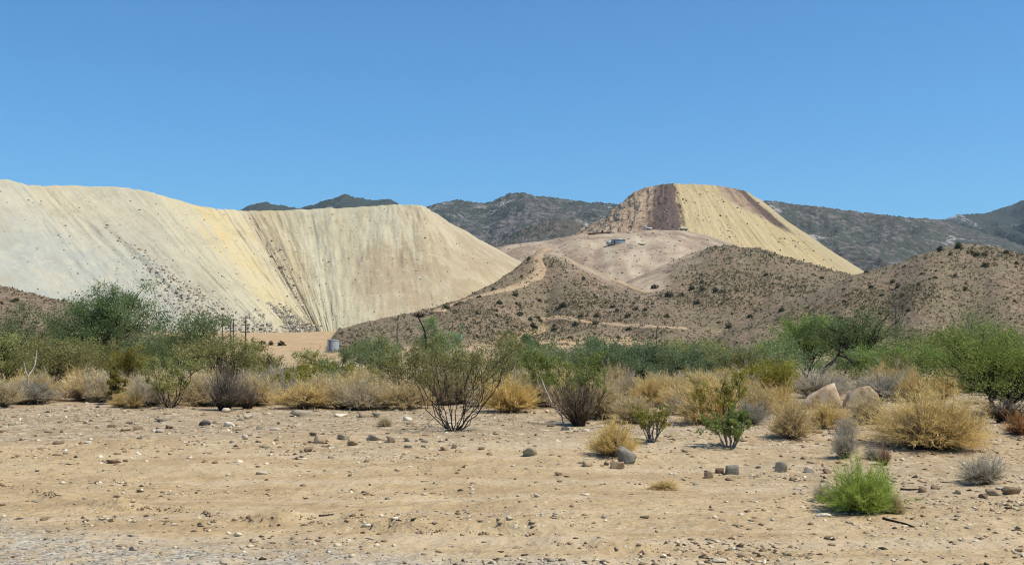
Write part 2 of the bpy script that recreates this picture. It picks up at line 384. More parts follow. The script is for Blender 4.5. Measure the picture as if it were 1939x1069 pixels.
def terrain(x, y):
    """height and feature id and zone weights for arrays of points"""
    yy = np.maximum(y, 1.0)
    px = CX + FPX * x / yy
    base = base_ground(y)
    far = sstep(60, 300, y)
    base = base + 0.05 * fbm(x * 0.35, y * 0.35, 1, 3) + 0.03 * fbm(x * 1.7, y * 1.7, 2, 4) * sstep(60, 25, y) + 0.012 * fbm(x * 7, y * 7, 5, 2) * sstep(40, 20, y)
    base = base + 0.10 * np.exp(-((y - 17.5 - 0.12 * x + 0.8 * vnoise(x * .25, y * 0, 3)) / 1.5) ** 2) - 0.06 * np.exp(-((y - 13.0) / 2.0) ** 2)
    base = base + far * 1.2 * fbm(x * 0.02, y * 0.02, 9, 3)
    for ln in RUTS:
        pts = [flat_hit(a, b) for a, b in ln]
        best = np.full(x.shape, 9.0); side = np.zeros(x.shape)
        sel = (y > 6) & (y < 16)
        if not sel.any(): continue
        xs, ys = x[sel], y[sel]; bs = np.full(xs.shape, 9.0); ss = np.zeros(xs.shape)
        for (ax, ay), (bx, by) in zip(pts[:-1], pts[1:]):
            dx, dy = bx - ax, by - ay; L = math.hypot(dx, dy)
            t = np.clip(((xs - ax) * dx + (ys - ay) * dy) / L ** 2, 0, 1)
            ex, ey = xs - ax - t * dx, ys - ay - t * dy
            d = np.hypot(ex, ey); m = d < bs
            bs[m] = d[m]; ss[m] = ((ey * dx - ex * dy) / L)[m]
        amp = np.clip(0.55 + 0.9 * vnoise(xs * 2.3, ys * 2.3, 44), 0.05, 1.2)
        bump = np.where(ss > 0, np.exp(-(bs / 0.35) ** 2), np.exp(-(bs / 0.09) ** 2)) * 0.085 * amp
        bump = bump + 0.02 * amp * np.exp(-(bs / 0.09) ** 2) * vnoise(xs * 17, ys * 17, 45)
        base[sel] = base[sel] + bump
    h = base.copy(); fid = np.zeros(x.shape, int)
    scrub = np.zeros(x.shape); pink = np.zeros(x.shape)
    for i, (nm, ridge, dist, wf, wb, plateau) in enumerate(HILLS):
        r = curve(ridge)(px); D = curve(dist)(px)
        D = D + 10 * vnoise(px * 0.012, px * 0, 60 + i)
        top = zat(r, D)
        t = np.clip((y - (D - wf)) / wf, 0, 1); s = 0.55 * t + 0.45 * t * t * (3 - 2 * t)
        amp = 0.010 * wf
        rel = amp * fbm(x * 2.2 / wf * 4, y * 2.2 / wf * 2, 70 + i, 4) * 4 * t * (1 - t) * 1.0 + 0.006 * wf * fbm(x / wf * 40, y / wf * 40, 80 + i, 4) * t
        z = base + (top - base) * s + rel * (1.0 if nm != 'mine_terrace' else 0.5) + (2.2 * ridged(px * 0.022 + 0.3 * vnoise(px * 0.02, y * 0.02, 5), y * 0.004, 90, 3) * 4 * t * (1 - t) if plateau else 0)
        if plateau:
            z = np.where(y > D, top + (y - D) * 0.012, z)
            z = np.where(y > D + wb, base, z)
        else:
            b = np.clip((y - D) / wb, 0, 1)
            z = np.where(y > D, top + (base - 3 - top) * b * b * (3 - 2 * b) + 0.006 * wf * fbm(x / wf * 40, y / wf * 40, 80 + i, 4), z)
        ok = (top > base + 0.3) & (y > D - wf) & (y < D + wb)
        z = np.where(ok, z, -99)
        m = z > h
        kk = 8.0
        sm = np.where(ok & (i > 0), 0.25 * np.maximum(kk - np.abs(z - h), 0) ** 2 / kk * sstep(0.02, .45, t) * sstep(1, 16, top - base) * (1 - sstep(0, .6, (y - D) / wb)), 0) if not plateau else 0
        h = np.where(m, z, h) + sm; fid = np.where(m, i + 1, fid)
        wgt = sstep(0.0, 0.12, t)
        if plateau:
            pink = np.where(m, 1.0, pink); scrub = np.where(m, 0.0, scrub)
        else:
            scrub = np.where(m, wgt, scrub); pink = np.where(m, sstep(.62, .98, t + .25 * fbm(x * .05, y * .05, 95, 4)) * sstep(1030, 1080, px) * sstep(1370, 1300, px) * 0.8 if i in (1, 2) else 0.0, pink)
    n1 = fbm(x * 0.03, y * 0.03, 21, 4)
    far_flat = sstep(150, 330, y) * (fid == 0)
    scrub = np.maximum(scrub, far_flat * sstep(0.05, 0.25, n1) * sstep(850, 1000, px) * 0.9)
    orange = far_flat * sstep(0.30, 0.10, n1) * 1.0
    # graded dirt at the foot of the hills
    cut = sstep(0.30, 0.05, np.abs(fbm(x * 0.012, y * 0.02, 23, 3))) * sstep(345, 365, y) * sstep(420, 395, y) * sstep(840, 880, px) * sstep(1560, 1450, px)
    orange = np.maximum(orange, cut * 0.55)
    # spill of waste down the gully between spur and middle hill
    g = sstep(1035, 1075, px) * sstep(1330, 1275, px)
    pink = np.maximum(pink, ((fid == 2) * sstep(1150, 1230, px) * sstep(430, 520, y) + 0 * (fid == 3)).clip(0, 1) * sstep(-0.25, 0.1, n1 + 0.1))
    pink = np.maximum(pink, (fid == 2) * sstep(30, 5, np.abs(y - 555)) * sstep(990, 1020, px) * sstep(1140, 1080, px) * 0.8)
    pyv = CY - FPX * np.tan(np.arctan2(h - CAM_Z, yy) - PITCH)
    bnd = np.interp(pyv, [455, 480, 500, 515, 530, 545, 565, 580, 595], [1325, 1305, 1275, 1256, 1262, 1256, 1228, 1180, 900])
    spill = sstep(16, -16, px - bnd + 26 * fbm(x * .06, y * .06, 96, 4)) * (fid == 3)
    pink = np.maximum(pink, spill)
    fan = (fid == 5) * np.clip(np.exp(-((px - 1205 - 10 * vnoise(y * .03, y * 0, 97)) / (8 + 0.13 * np.maximum(760 - y, 0))) ** 2) * sstep(785, 740, y) + 0.7 * np.exp(-((px - 1150 - .1 * (760 - y)) / 9) ** 2) * sstep(770, 730, y), 0, 1) * sstep(-.5, .2, fbm(x * .12, y * .12, 98, 4))
    orange = np.maximum(orange, (fid == 2) * sstep(0.1, 0.35, n1) * 0.35)
    gravel = sstep(9.9, 8.7, y + 0.42 * (x + 2.6) + 0.5 * fbm(x * 0.8, y * 0.8, 31, 3)) * (y < 30)
    stony = sstep(15.0, 19.0, y + 1.4 * fbm(x * 0.5, y * 0.5, 33, 3) - 0.0 * x) * sstep(120, 60, y)
    stony = np.maximum(stony, 0.55 * sstep(1.5, 4.0, x) * sstep(10.0, 13, y) * sstep(120, 60, y))
    return h, fid, dict(scrub=scrub, pink=pink, orange=orange, gravel=gravel, stony=stony, fan=fan)

def Wrow(y):
    return (y + np.sqrt(y * y + 14.0 ** 2)) / 2 + 2.5

ks = np.concatenate([np.linspace(-2.2, -0.56, 36)[:-1], np.linspace(-0.56, 0.56, 440), np.linspace(0.56, 2.2, 36)[1:]])
def rows():
    r = list(np.linspace(-60, 5, 16)); y = 5.0
    while y < 1500:
        step = 0.06 if y < 8 else (0.045 if y < 13 else 0.05 * (y / 8) ** 1.35 if y < 30 else y * 0.0118)
        y += step; r.append(y)
    while y < 9000:
        y *= 1.12; r.append(y)
    return np.array(r)
ys = rows()
GY, GK = np.meshgrid(ys, ks, indexing='ij')
GX = GK * Wrow(GY)
GZ, GF, GW = terrain(GX, GY)
NR, NC = GX.shape

def height(x, y):
    """bilinear look-up in the finished height field"""
    x = np.asarray(x, float); y = np.asarray(y, float)
    k = x / Wrow(y)
    i = np.clip(np.searchsorted(ys, y) - 1, 0, NR - 2); j = np.clip(np.searchsorted(ks, k) - 1, 0, NC - 2)
    a = np.clip((y - ys[i]) / (ys[i + 1] - ys[i]), 0, 1); b = np.clip((k - ks[j]) / (ks[j + 1] - ks[j]), 0, 1)
    return (GZ[i, j] * (1 - b) + GZ[i, j + 1] * b) * (1 - a) + (GZ[i + 1, j] * (1 - b) + GZ[i + 1, j + 1] * b) * a

def hit(px, py):
    """where the sight line of a photo pixel first meets the ground"""
    yy = ys[ys > 4]; z = zat(py, yy); x = xat(px, yy, z)
    g = height(x, yy); m = np.nonzero(g >= z)[0]
    if len(m) == 0: return None
    i = m[0]
    if i == 0: return np.array([x[0], yy[0], g[0]])
    a0 = z[i - 1] - g[i - 1]; a1 = g[i] - z[i]; t = a0 / (a0 + a1 + 1e-9)
    y = yy[i - 1] + t * (yy[i] - yy[i - 1]); zz = zat(py, y); xx = float(xat(px, y, zz))
    return np.array([xx, y, float(height(xx, y))])

M_SOIL = mat_terrain()
def build_terrain():
    idx = np.arange(NR * NC).reshape(NR, NC)
    Q = np.stack([idx[:-1, :-1], idx[:-1, 1:], idx[1:, 1:], idx[1:, :-1]], -1).reshape(-1, 4)
    fq = GF[:-1, :-1].reshape(-1)
    V = np.stack([GX, GY, GZ], -1).reshape(-1, 3)
    names = ['ground'] + [h[0] for h in HILLS]
    for f, nm in enumerate(names):
        q = Q[fq == f]
        used, inv = np.unique(q, return_inverse=True)
        me = make_mesh(nm, V[used], inv.reshape(-1, 4), M_SOIL, {k: v.reshape(-1)[used] for k, v in GW.items()}, smooth=True)
        struct(link(nm, me))
build_terrain()

# visible-cell table for scattering over the hills the way they are seen
_el = (GZ - CAM_Z) / np.maximum(GY, 0.5)
_el[GY < 5] = -9
_run = np.maximum.accumulate(_el, axis=0)
VIS = (_el >= _run - 1e-9)
VIS[1:] &= VIS[:-1]  | (_el[1:] >= _run[1:] - 1e-9)

def scatter_cells(mask, n, rng, weight=None):
    """n points on cells of mask, weighted by their seen area"""
    dz = np.zeros_like(GZ); dz[1:] = np.maximum(_run[1:] - _run[:-1], 0)
    dk = np.gradient(ks)[None, :]
    w = dz * dk * mask * (np.abs(GK) < 0.55)
    if weight is not None: w = w * weight
    w[0] = 0; w[-1] = 0; w[:, -1] = 0
    p = w.ravel() / w.sum()
    c = rng.choice(len(p), n, p=p); i, j = np.unravel_index(c, GZ.shape)
    y = ys[i] - rng.random(n) * (ys[i] - ys[i - 1]); k = ks[j] + rng.random(n) * (ks[np.minimum(j + 1, NC - 1)] - ks[j])
    x = k * Wrow(y)
    return np.stack([x, y, height(x, y)], -1)

# ------------------------------------------------------------------ mine dumps
def spline(a, t):
    """Catmull-Rom through rows of a at parameter t"""
    a = np.asarray(a, float); n = len(a)
    i = np.clip(np.floor(t).astype(int), 0, n - 2); f = (t - i)[:, None]
    p0 = a[np.maximum(i - 1, 0)]; p1 = a[i]; p2 = a[i + 1]; p3 = a[np.minimum(i + 2, n - 1)]
    return 0.5 * ((2 * p1) + (-p0 + p2) * f + (2 * p0 - 5 * p1 + 4 * p2 - p3) * f ** 2 + (-p0 + 3 * p1 - 3 * p2 + p3) * f ** 3)

def dump(name, label, pts, mat, nu, nv, rill, lump, back, rubble=None, seed=0, steps=None, rmask=None):
    cr = np.array([P(*a) for a, b in pts]); to = np.array([P(*b) for a, b in pts])
    t = np.linspace(0, len(pts) - 1, nu)
    C = spline(cr, t); T = spline(to, t)
    T = T + (T - C) * 0.10
    jag = fbm(t * 6, t * 0, seed + 3, 5)
    C[:, 2] += jag * lump * 0.35
    vv = np.linspace(0, 1, nv)
    S = C[:, None] * (1 - vv[None, :, None]) + T[:, None] * vv[None, :, None]
    sag = 4 * vv * (1 - vv)
    S[..., 2] -= sag[None, :] * lump * 0.5
    du = np.gradient(S, axis=0); dv = np.gradient(S, axis=1)
    N = np.cross(du, dv); N /= np.linalg.norm(N, axis=-1, keepdims=True) + 1e-9
    N *= np.sign(N[..., 2:3])
    TT, VV = np.meshgrid(t, vv, indexing='ij')
    warp = TT + 0.16 * fbm(TT * 2.0, VV * 5, seed + 8, 3)
    gate = sstep(-0.1, 0.5, fbm(TT * 1.3, VV * 2.5, seed + 11, 3))
    edge = sstep(0, 0.05, VV)
    disp = (rill * gate * 2.2 * (ridged(warp * 5, VV * 1.6, seed, 4) - 0.2) * (0.35 + 0.65 * VV) + 0.35 * rill * ridged(warp * 22, VV * 4, seed + 5, 3)
            + 0.35 * lump * fbm(TT * 6, VV * 9, seed + 12, 4)
            + lump * fbm(TT * 1.6, VV * 2.2, seed + 6, 4) * 0.8 + 0.25 * rill * fbm(TT * 40, VV * 30, seed + 7, 3)) * edge
    if rmask is not None: disp = disp * rmask(TT)
    if steps is not None: disp = disp + steps(TT, VV)
    S = S + N * disp[..., None]
    top = []
    for (ox, oy, oz) in back:      # plateau and far side
        B = C.copy(); B[:, 0] = B[:, 0] * (1 + ox); B[:, 1] += oy; B[:, 2] = np.maximum(B[:, 2] + oz, 2) if oz > -50 else 3.0
        top.append(B)
    G = np.concatenate([np.stack(top[::-1], 1), S], 1)
    fallv = np.concatenate([np.zeros(len(top)), vv]); TT2, VV2 = np.meshgrid(t, fallv, indexing='ij')
    n2 = G.shape[1]
    idx = np.arange(nu * n2).reshape(nu, n2)
    F = np.stack([idx[:-1, :-1], idx[:-1, 1:], idx[1:, 1:], idx[1:, :-1]], -1).reshape(-1, 4)
    rb = rubble(TT2, VV2) if rubble else np.zeros_like(TT2)
    me = make_mesh(name, G.reshape(-1, 3), F, mat, dict(band=TT2.ravel(), fall=VV2.ravel(), rubble=rb.ravel()), smooth=True)
    o = struct(link(name, me))
    return S, t, vv

DUMP_PTS = [((-350, 318, 455), (-150, 604, 395)), ((-150, 328, 485), (20, 604, 420)), ((0, 338, 510), (180, 606, 440)), ((60, 351, 518), (290, 609, 447)),
            ((130, 351, 527), (405, 614, 453)), ((230, 355, 538), (470, 618, 458)), ((290, 365, 548), (510, 620, 462)), ((340, 380, 560), (545, 622, 467)),
            ((400, 394, 575), (573, 624, 471)), ((450, 398, 582), (590, 625, 474)), ((482, 399, 585), (599, 625, 474)), ((540, 398, 584), (614, 625, 473)),
            ((610, 395, 580), (637, 624, 471)), ((700, 390, 572), (700, 618, 469)), ((765, 387, 566), (790, 606, 476)), ((798, 389, 566), (880, 586, 492)),
            ((808, 394, 580), (950, 552, 530)), ((812, 397, 610), (990, 520, 585)), ((812, 400, 680), (1004, 504, 680))]
def rub(tt, vv):
    q = 0.86 + 0 * tt
    q = np.where((tt > 7.0) & (tt < 8.3), 0.72, q)
    q = np.where(tt > 9.6, 0.93, q)
    a = sstep(q, q + 0.12, vv + 0.12 * fbm(tt * 5, vv * 5, 91, 3)) * sstep(1.8, 3.0, tt) * sstep(13.0, 11.5, tt)
    b = np.exp(-((tt - 9.9 + .3 * fbm(vv * 5, tt * 2, 93, 3)) / 0.3) ** 2) * sstep(0.12, 0.3, vv) * 0.22
    c = np.exp(-((tt - 4.05 + 0.25 * fbm(tt * 2, vv * 4, 92, 3)) / (0.10 + 0.55 * vv ** 2)) ** 2) * (0.08 + 0.62 * sstep(.35, .8, vv)) * sstep(.06, .12, vv)
    b = np.maximum(b, c)
    return np.clip(np.maximum(a, b), 0, 1)
def gully(tt, vv):
    return -0.6 * np.exp(-((tt - 9.75) / 0.5) ** 2) * sstep(0.0, 0.15, vv)
M_DUMP = mat_dump()
D_S, D_T, D_V = dump('tailings_dump', '', DUMP_PTS, M_DUMP, 760, 110, 0.17, 1.5, [(0.08, 60, -0.5), (0.15, 200, -1), (0.2, 300, -60)], rub, 100, gully)

MOUND_PTS = [((1105, 432, 1240), (1030, 478, 1050)), ((1146, 411, 1180), (1075, 470, 960)), ((1170, 391, 1120), (1118, 462, 915)), ((1203, 363, 1085), (1168, 458, 890)),
             ((1244, 350.5, 1065), (1208, 455, 880)), ((1276, 348, 1056), (1302, 452, 875)), ((1322, 349, 1056), (1400, 492, 880)), ((1362, 352, 1062), (1505, 530, 905)),
             ((1400, 359, 1075), (1590, 545, 945)), ((1416, 364, 1105), (1632, 532, 1000)), ((1424, 370, 1160), (1645, 528, 1090)), ((1430, 374, 1260), (1655, 528, 1240))]
def mound_steps(tt, vv):
    rough = sstep(5.0, 4.4, tt) * sstep(0, 0.06, vv)
    return rough * (3.0 * fbm(tt * 3, vv * 9, 211, 5) + 1.4 * ridged(tt * 4, vv * 14, 212, 4)) - 1.5 * np.exp(-((tt - 4.99) / 0.06) ** 2) * sstep(0.02, 0.1, vv)
R_S, R_T, R_V = dump('ore_mound', '', MOUND_PTS, mat_mound(), 460, 110, 0.6, 2.2, [(0.0, 60, -1), (0.0, 220, -3), (0.0, 380, -60)], None, 200, mound_steps, lambda tt: 0.15 + 0.85 * sstep(4.7, 5.1, tt))

# ------------------------------------------------------------------ mountains
def mountain(name, ridge, D, wf, wb, mat, nk, nr, warm=None, seed=0):
    a = np.array(ridge, float)
    k = np.linspace(a[0, 0], a[-1, 0], nk); kk = (k - CX) / FPX
    t = np.concatenate([np.linspace(0, 1, nr), 1 + np.linspace(0, 1, nr // 3)[1:]])
    y = np.where(t <= 1, D - wf + wf * t, D + wb * (t - 1))
    K, Y = np.meshgrid(kk, y, indexing='ij'); TT = np.broadcast_to(t, K.shape)
    PXg = K * FPX + CX
    Dl = D + 0.05 * D * vnoise(PXg * 0.011, PXg * 0, seed)
    Y = np.where(TT <= 1, Y + (Dl - D) * TT, Y + (Dl - D))
    top = zat(np.interp(PXg, a[:, 0], a[:, 1]), Dl)
    X = K * Y
    s = np.where(TT <= 1, TT ** 0.9, 1 - sstep(0, 1, TT - 1))
    Hm = top.max()
    env = np.where(TT <= 1, 4 * TT * (1 - TT) + 0.02, 0.06)
    X2 = X + 60 * vnoise(X * 0.004, Y * 0.004, seed + 4)
    z = top * s + Hm * (0.17 * ridged(X2 * 0.0042, Y * 0.0026, seed + 1, 5) - 0.05) * env
    z = z + Hm * 0.012 * fbm(X * 0.05, Y * 0.05, seed + 2, 3) * np.clip(s * 2, 0, 1) + 3.0 * np.abs(vnoise(PXg * 0.6, TT * 60, seed + 3)) * sstep(0.5, 1, TT)
    idx = np.arange(K.size).reshape(K.shape)
    F = np.stack([idx[:-1, :-1], idx[1:, :-1], idx[1:, 1:], idx[:-1, 1:]], -1).reshape(-1, 4)
    w = warm(PXg, TT, X, Y) if warm else np.zeros_like(X)
    struct(link(name, make_mesh(name, np.stack([X, Y, z], -1).reshape(-1, 3), F, mat, dict(warm=w.ravel()), smooth=True)))

M_MT_A = mat_mountain('granite_scrub', 0.3, 1.0, 0.55)
M_MT_B = mat_mountain('pale_scrub', 0.35, 1.0, 0.3)
M_MT_C = mat_mountain('dark_scrub', 0.2, 1.8, 0.2)
mountain('mountain_left', [(200, 640), (330, 470), (440, 402), (475, 389), (500, 383), (525, 389), (560, 396), (600, 385), (625, 376), (650, 369), (672, 374), (700, 379), (738, 377), (757, 388), (800, 410), (920, 470), (1050, 640)],
         3300, 1500, 900, M_MT_C, 300, 90, None, 300)
mountain('mountain_middle', [(600, 640), (740, 450), (800, 394), (830, 384), (860, 380), (920, 385), (945, 373), (965, 366), (992, 364), (1015, 372), (1060, 376), (1100, 381), (1160, 386), (1260, 392), (1380, 420), (1500, 520), (1600, 640)],
         2500, 1150, 800, M_MT_A, 380, 120, lambda p, t, x, y: sstep(960, 1020, p) * sstep(1180, 1120, p) * sstep(0.75, 0.45, t) * 0.8, 310)
mountain('mountain_foothill', [(860, 640), (900, 476), (960, 452), (1005, 428), (1050, 414), (1085, 418), (1130, 436), (1200, 470), (1300, 640)],
         1500, 280, 260, M_MT_B, 200, 60, lambda p, t, x, y: 0.9 + 0 * p, 320)
mountain('mountain_right', [(1180, 640), (1300, 420), (1400, 388), (1460, 382), (1500, 386), (1535, 389), (1600, 398), (1660, 405), (1720, 415), (1760, 414), (1800, 421), (1860, 440), (1950, 470), (2100, 560), (2200, 640)],
         2200, 1000, 800, M_MT_B, 380, 120, lambda p, t, x, y: 0.35 + 0.4 * sstep(1560, 1480, p) * sstep(0.7, 0.4, t), 330)
mountain('mountain_far', [(1500, 640), (1640, 470), (1740, 430), (1790, 416), (1825, 407), (1865, 405), (1900, 394), (1939, 380), (2050, 350), (2250, 345), (2600, 420)],
         3900, 1700, 1100, M_MT_C, 320, 110, None, 340)


# ------------------------------------------------------------------ plant and rock materials
def mat_leaf(name, stops, trans=0.45):
    n = NT(name); r = n.attr('rnd')
    col = n.ramp(r, stops)
    oi = n.add('ShaderNodeObjectInfo')
    hs = n.add('ShaderNodeHueSaturation'); n.l.new(col, hs.inputs['Color'])
    n.l.new(n.rng(oi.outputs['Random'], 0, 1, 0.85, 1.15, False), hs.inputs['Value'])
    n.l.new(n.rng(oi.outputs['Random'], 0, 1, 0.485, 0.51, False), hs.inputs['Hue'])
    col = hs.outputs[0]
    d = n.add('ShaderNodeBsdfDiffuse'); t = n.add('ShaderNodeBsdfTranslucent'); m = n.add('ShaderNodeMixShader')
    n.l.new(col, d.inputs[0]); n.l.new(col, t.inputs[0]); m.inputs[0].default_value = trans
    n.l.new(d.outputs[0], m.inputs[1]); n.l.new(t.outputs[0], m.inputs[2])
    n.l.new(m.outputs[0], n.n['Material Output'].inputs[0])
    n.n.remove(n.b)
    return n.m

def mat_plain(name, a, b, scale=8.0, rough=0.9, metal=0.0, bump=0.4, dist=0.02):
    n = NT(name); p = n.obj(); q = n.noise(p, scale, 6, 0.65)
    col = n.mix(n.rng(q, 0.3, 0.7), a, b)
    n.b.inputs['Metallic'].default_value = metal
    return n.finish(col, n.bump(q, bump, dist), rough)

def mat_rock(name, stops, scale=5.0):
    n = NT(name); p = n.obj()
    oi = n.add('ShaderNodeObjectInfo')
    off = n.add('ShaderNodeVectorMath', operation='ADD'); n.l.new(p, off.inputs[0]); n.l.new(oi.outputs['Location'], off.inputs[1]); p = off.outputs[0]
    q = n.noise(p, scale, 6, 0.7); f = n.noise(p, scale * 6, 4, 0.7)
    col = n.ramp(q, stops)
    col = n.mix(n.math('MULTIPLY', n.rng(f, 0.5, 0.75), 0.35), col, (0.12, 0.09, 0.07))
    hs = n.add('ShaderNodeHueSaturation'); n.l.new(col, hs.inputs['Color'])
    n.l.new(n.rng(oi.outputs['Random'], 0, 1, 0.8, 1.15, False), hs.inputs['Value'])
    return n.finish(hs.outputs[0], n.bump(n.math('ADD', q, n.math('MULTIPLY', f, 0.3)), 0.7, 0.03), 0.9)

def mat_tint(name):
    n = NT(name)
    return n.finish(n.attr('tint', 'Color'), None, 0.95)

L_MESQ = mat_leaf('mesquite_leaf', [(0.0, (0.086, 0.123, 0.046)), (0.45, (0.165, 0.216, 0.084)), (0.8, (0.274, 0.316, 0.137)), (1.0, (0.518, 0.504, 0.274))])
L_CREO = mat_leaf('creosote_leaf', [(0.0, (0.151, 0.151, 0.052)), (0.45, (0.281, 0.267, 0.090)), (0.8, (0.432, 0.396, 0.151)), (1.0, (0.620, 0.619, 0.316))])
L_PALO = mat_leaf('palo_verde_leaf', [(0.0, (0.137, 0.179, 0.072)), (0.5, (0.251, 0.309, 0.126)), (1.0, (0.446, 0.476, 0.230))])
L_BLUE = mat_leaf('broom_blue_leaf', [(0.0, (0.112, 0.153, 0.073)), (0.5, (0.206, 0.260, 0.127)), (1.0, (0.378, 0.425, 0.236))])
L_OLIV = mat_leaf('olive_leaf', [(0.0, (0.159, 0.140, 0.030)), (0.5, (0.305, 0.262, 0.056)), (1.0, (0.476, 0.403, 0.116))])
L_GREEN = mat_leaf('fresh_green_leaf', [(0.0, (0.123, 0.165, 0.034)), (0.5, (0.223, 0.281, 0.065)), (1.0, (0.446, 0.460, 0.158))])
L_BROOM = mat_leaf('green_broom', [(0.0, (0.09, 0.15, 0.022)), (0.5, (0.165, 0.265, 0.045)), (1.0, (0.31, 0.37, 0.10))])
def mat_tip(name, core, tip, tip2):
    n = NT(name); r = n.attr('rnd'); t = n.attr('tip')
    col = n.mix(r, tip, tip2); col = n.mix(n.rng(t, 0.25, 0.8), core, col)
    oi = n.add('ShaderNodeObjectInfo')
    hs = n.add('ShaderNodeHueSaturation'); n.l.new(col, hs.inputs['Color'])
    n.l.new(n.rng(oi.outputs['Random'], 0, 1, 0.82, 1.12, False), hs.inputs['Value'])
    n.l.new(n.rng(oi.outputs['Random'], 0, 1, 0.75, 1.05, False), hs.inputs['Saturation'])
    d = n.add('ShaderNodeBsdfDiffuse'); tr = n.add('ShaderNodeBsdfTranslucent'); m = n.add('ShaderNodeMixShader')
    n.l.new(hs.outputs[0], d.inputs[0]); n.l.new(hs.outputs[0], tr.inputs[0]); m.inputs[0].default_value = 0.3
    n.l.new(d.outputs[0], m.inputs[1]); n.l.new(tr.outputs[0], m.inputs[2])
    n.l.new(m.outputs[0], n.n['Material Output'].inputs[0]); n.n.remove(n.b)
    return n.m
T_GOLD = mat_tip('golden_twig', (0.24, 0.17, 0.10), (0.60, 0.41, 0.13), (0.74, 0.57, 0.26))
T_STRAW = mat_tip('straw_twig', (0.25, 0.19, 0.13), (0.60, 0.45, 0.225), (0.74, 0.61, 0.37))
T_GREY = mat_tip('grey_twig', (0.19, 0.15, 0.10), (0.36, 0.305, 0.22), (0.54, 0.475, 0.36))
T_DARK = mat_tip('dark_dead_twig', (0.085, 0.060, 0.040), (0.17, 0.125, 0.082), (0.29, 0.22, 0.15))
T_RUST = mat_tip('rust_twig', (0.20, 0.10, 0.05), (0.36, 0.165, 0.055), (0.46, 0.27, 0.12))
T_BROOM = mat_tip('broom_twig', (0.20, 0.19, 0.04), (0.235, 0.32, 0.05), (0.45, 0.49, 0.145))
M_BARK_DARK = mat_plain('dark_bark', (0.022, 0.017, 0.014), (0.060, 0.046, 0.038), 14)
M_BARK_GREY = mat_plain('grey_bark', (0.13, 0.11, 0.09), (0.28, 0.25, 0.215), 14)
M_BARK_PALE = mat_plain('bleached_wood', (0.42, 0.36, 0.30), (0.66, 0.60, 0.52), 14)
R_TAN = mat_rock('tan_rock', [(0.3, (0.30, 0.20, 0.115)), (0.55, (0.44, 0.32, 0.20)), (0.8, (0.52, 0.41, 0.28))])
R_PALE = mat_rock('pale_rock', [(0.35, (0.47, 0.37, 0.245)), (0.5, (0.60, 0.50, 0.36)), (0.7, (0.70, 0.61, 0.47))])
R_GREY = mat_rock('grey_rock', [(0.35, (0.25, 0.205, 0.14)), (0.5, (0.34, 0.285, 0.20)), (0.7, (0.44, 0.375, 0.27))])
R_DARK = mat_rock('dark_rock', [(0.3, (0.075, 0.065, 0.058)), (0.55, (0.125, 0.11, 0.10)), (0.8, (0.19, 0.17, 0.15))])
R_BROWN = mat_rock('brown_rock', [(0.3, (0.15, 0.095, 0.058)), (0.55, (0.25, 0.165, 0.10)), (0.8, (0.35, 0.245, 0.155))])
R_ORANGE = mat_rock('orange_brown_rock', [(0.36, (0.30, 0.17, 0.09)), (0.47, (0.48, 0.33, 0.20)), (0.56, (0.60, 0.46, 0.31)), (0.68, (0.68, 0.57, 0.43))], 2.2)
M_TINT = mat_tint('mixed_grit')
M_SCRUB = mat_leaf('hill_scrub_leaf', [(0.0, (0.090, 0.083, 0.045)), (0.5, (0.160, 0.142, 0.076)), (0.8, (0.24, 0.20, 0.115)), (1.0, (0.34, 0.275, 0.165))])
M_HSHRUB = mat_leaf('hill_shrub_leaf', [(0.0, (0.045, 0.050, 0.025)), (0.6, (0.090, 0.090, 0.048)), (1.0, (0.16, 0.145, 0.085))])

# ------------------------------------------------------------------ plant geometry
def unit(v):
    return v / (np.linalg.norm(v, axis=-1, keepdims=True) + 1e-9)

def leaves(C, size, rng, aspect=0.55, up=0.0):
    """one small triangle per leaf centre"""
    n = len(C)
    a = unit(rng.normal(size=(n, 3)) + np.array([0, 0, up])); b = unit(np.cross(a, rng.normal(size=(n, 3))))
    s = (size * (0.6 + 0.8 * rng.random(n)))[:, None]
    V = np.stack([C - a * s * .5 - b * s * aspect * .5, C - a * s * .4 + b * s * aspect * .5, C + a * s * .5], 1).reshape(-1, 3)
    return V, np.arange(n * 3).reshape(n, 3)

def strands(A, B, Cc, w, rng):
    """curved tapering ribbons A -> B -> C; 3 triangles each"""
    n = len(A); side = unit(np.cross(Cc - A, rng.normal(size=(n, 3)))) * np.asarray(w).reshape(-1, 1)
    V = np.stack([A - side, A + side, B - side * .75, B + side * .75, Cc], 1).reshape(-1, 3)
    o = (np.arange(n) * 5)[:, None]
    F = np.concatenate([o + [0, 1, 3], o + [0, 3, 2], o + [2, 3, 4]], 0)
    return V, F

def tubes(lines, sides=5):
    """lines: list of (points (n,3), radii (n))"""
    VV, FF, off = [], [], 0
    ang = np.linspace(0, 2 * math.pi, sides, endpoint=False)
    for pts, rad in lines:
        pts = np.asarray(pts, float); rad = np.asarray(rad, float)
        d = unit(np.gradient(pts, axis=0))
        ref = np.where(np.abs(d[:, 2:3]) > 0.9, np.array([[1., 0, 0]]), np.array([[0, 0, 1.]]))
        u = unit(np.cross(d, ref)); v = np.cross(d, u)
        ring = pts[:, None] + rad[:, None, None] * (np.cos(ang)[None, :, None] * u[:, None] + np.sin(ang)[None, :, None] * v[:, None])
        n = len(pts); idx = off + np.arange(n * sides).reshape(n, sides); nx = np.roll(idx, -1, axis=1)
        FF.append(np.stack([idx[:-1], nx[:-1], nx[1:], idx[1:]], -1).reshape(-1, 4))
        VV.append(ring.reshape(-1, 3)); off += n * sides
    return np.concatenate(VV), np.concatenate(FF)

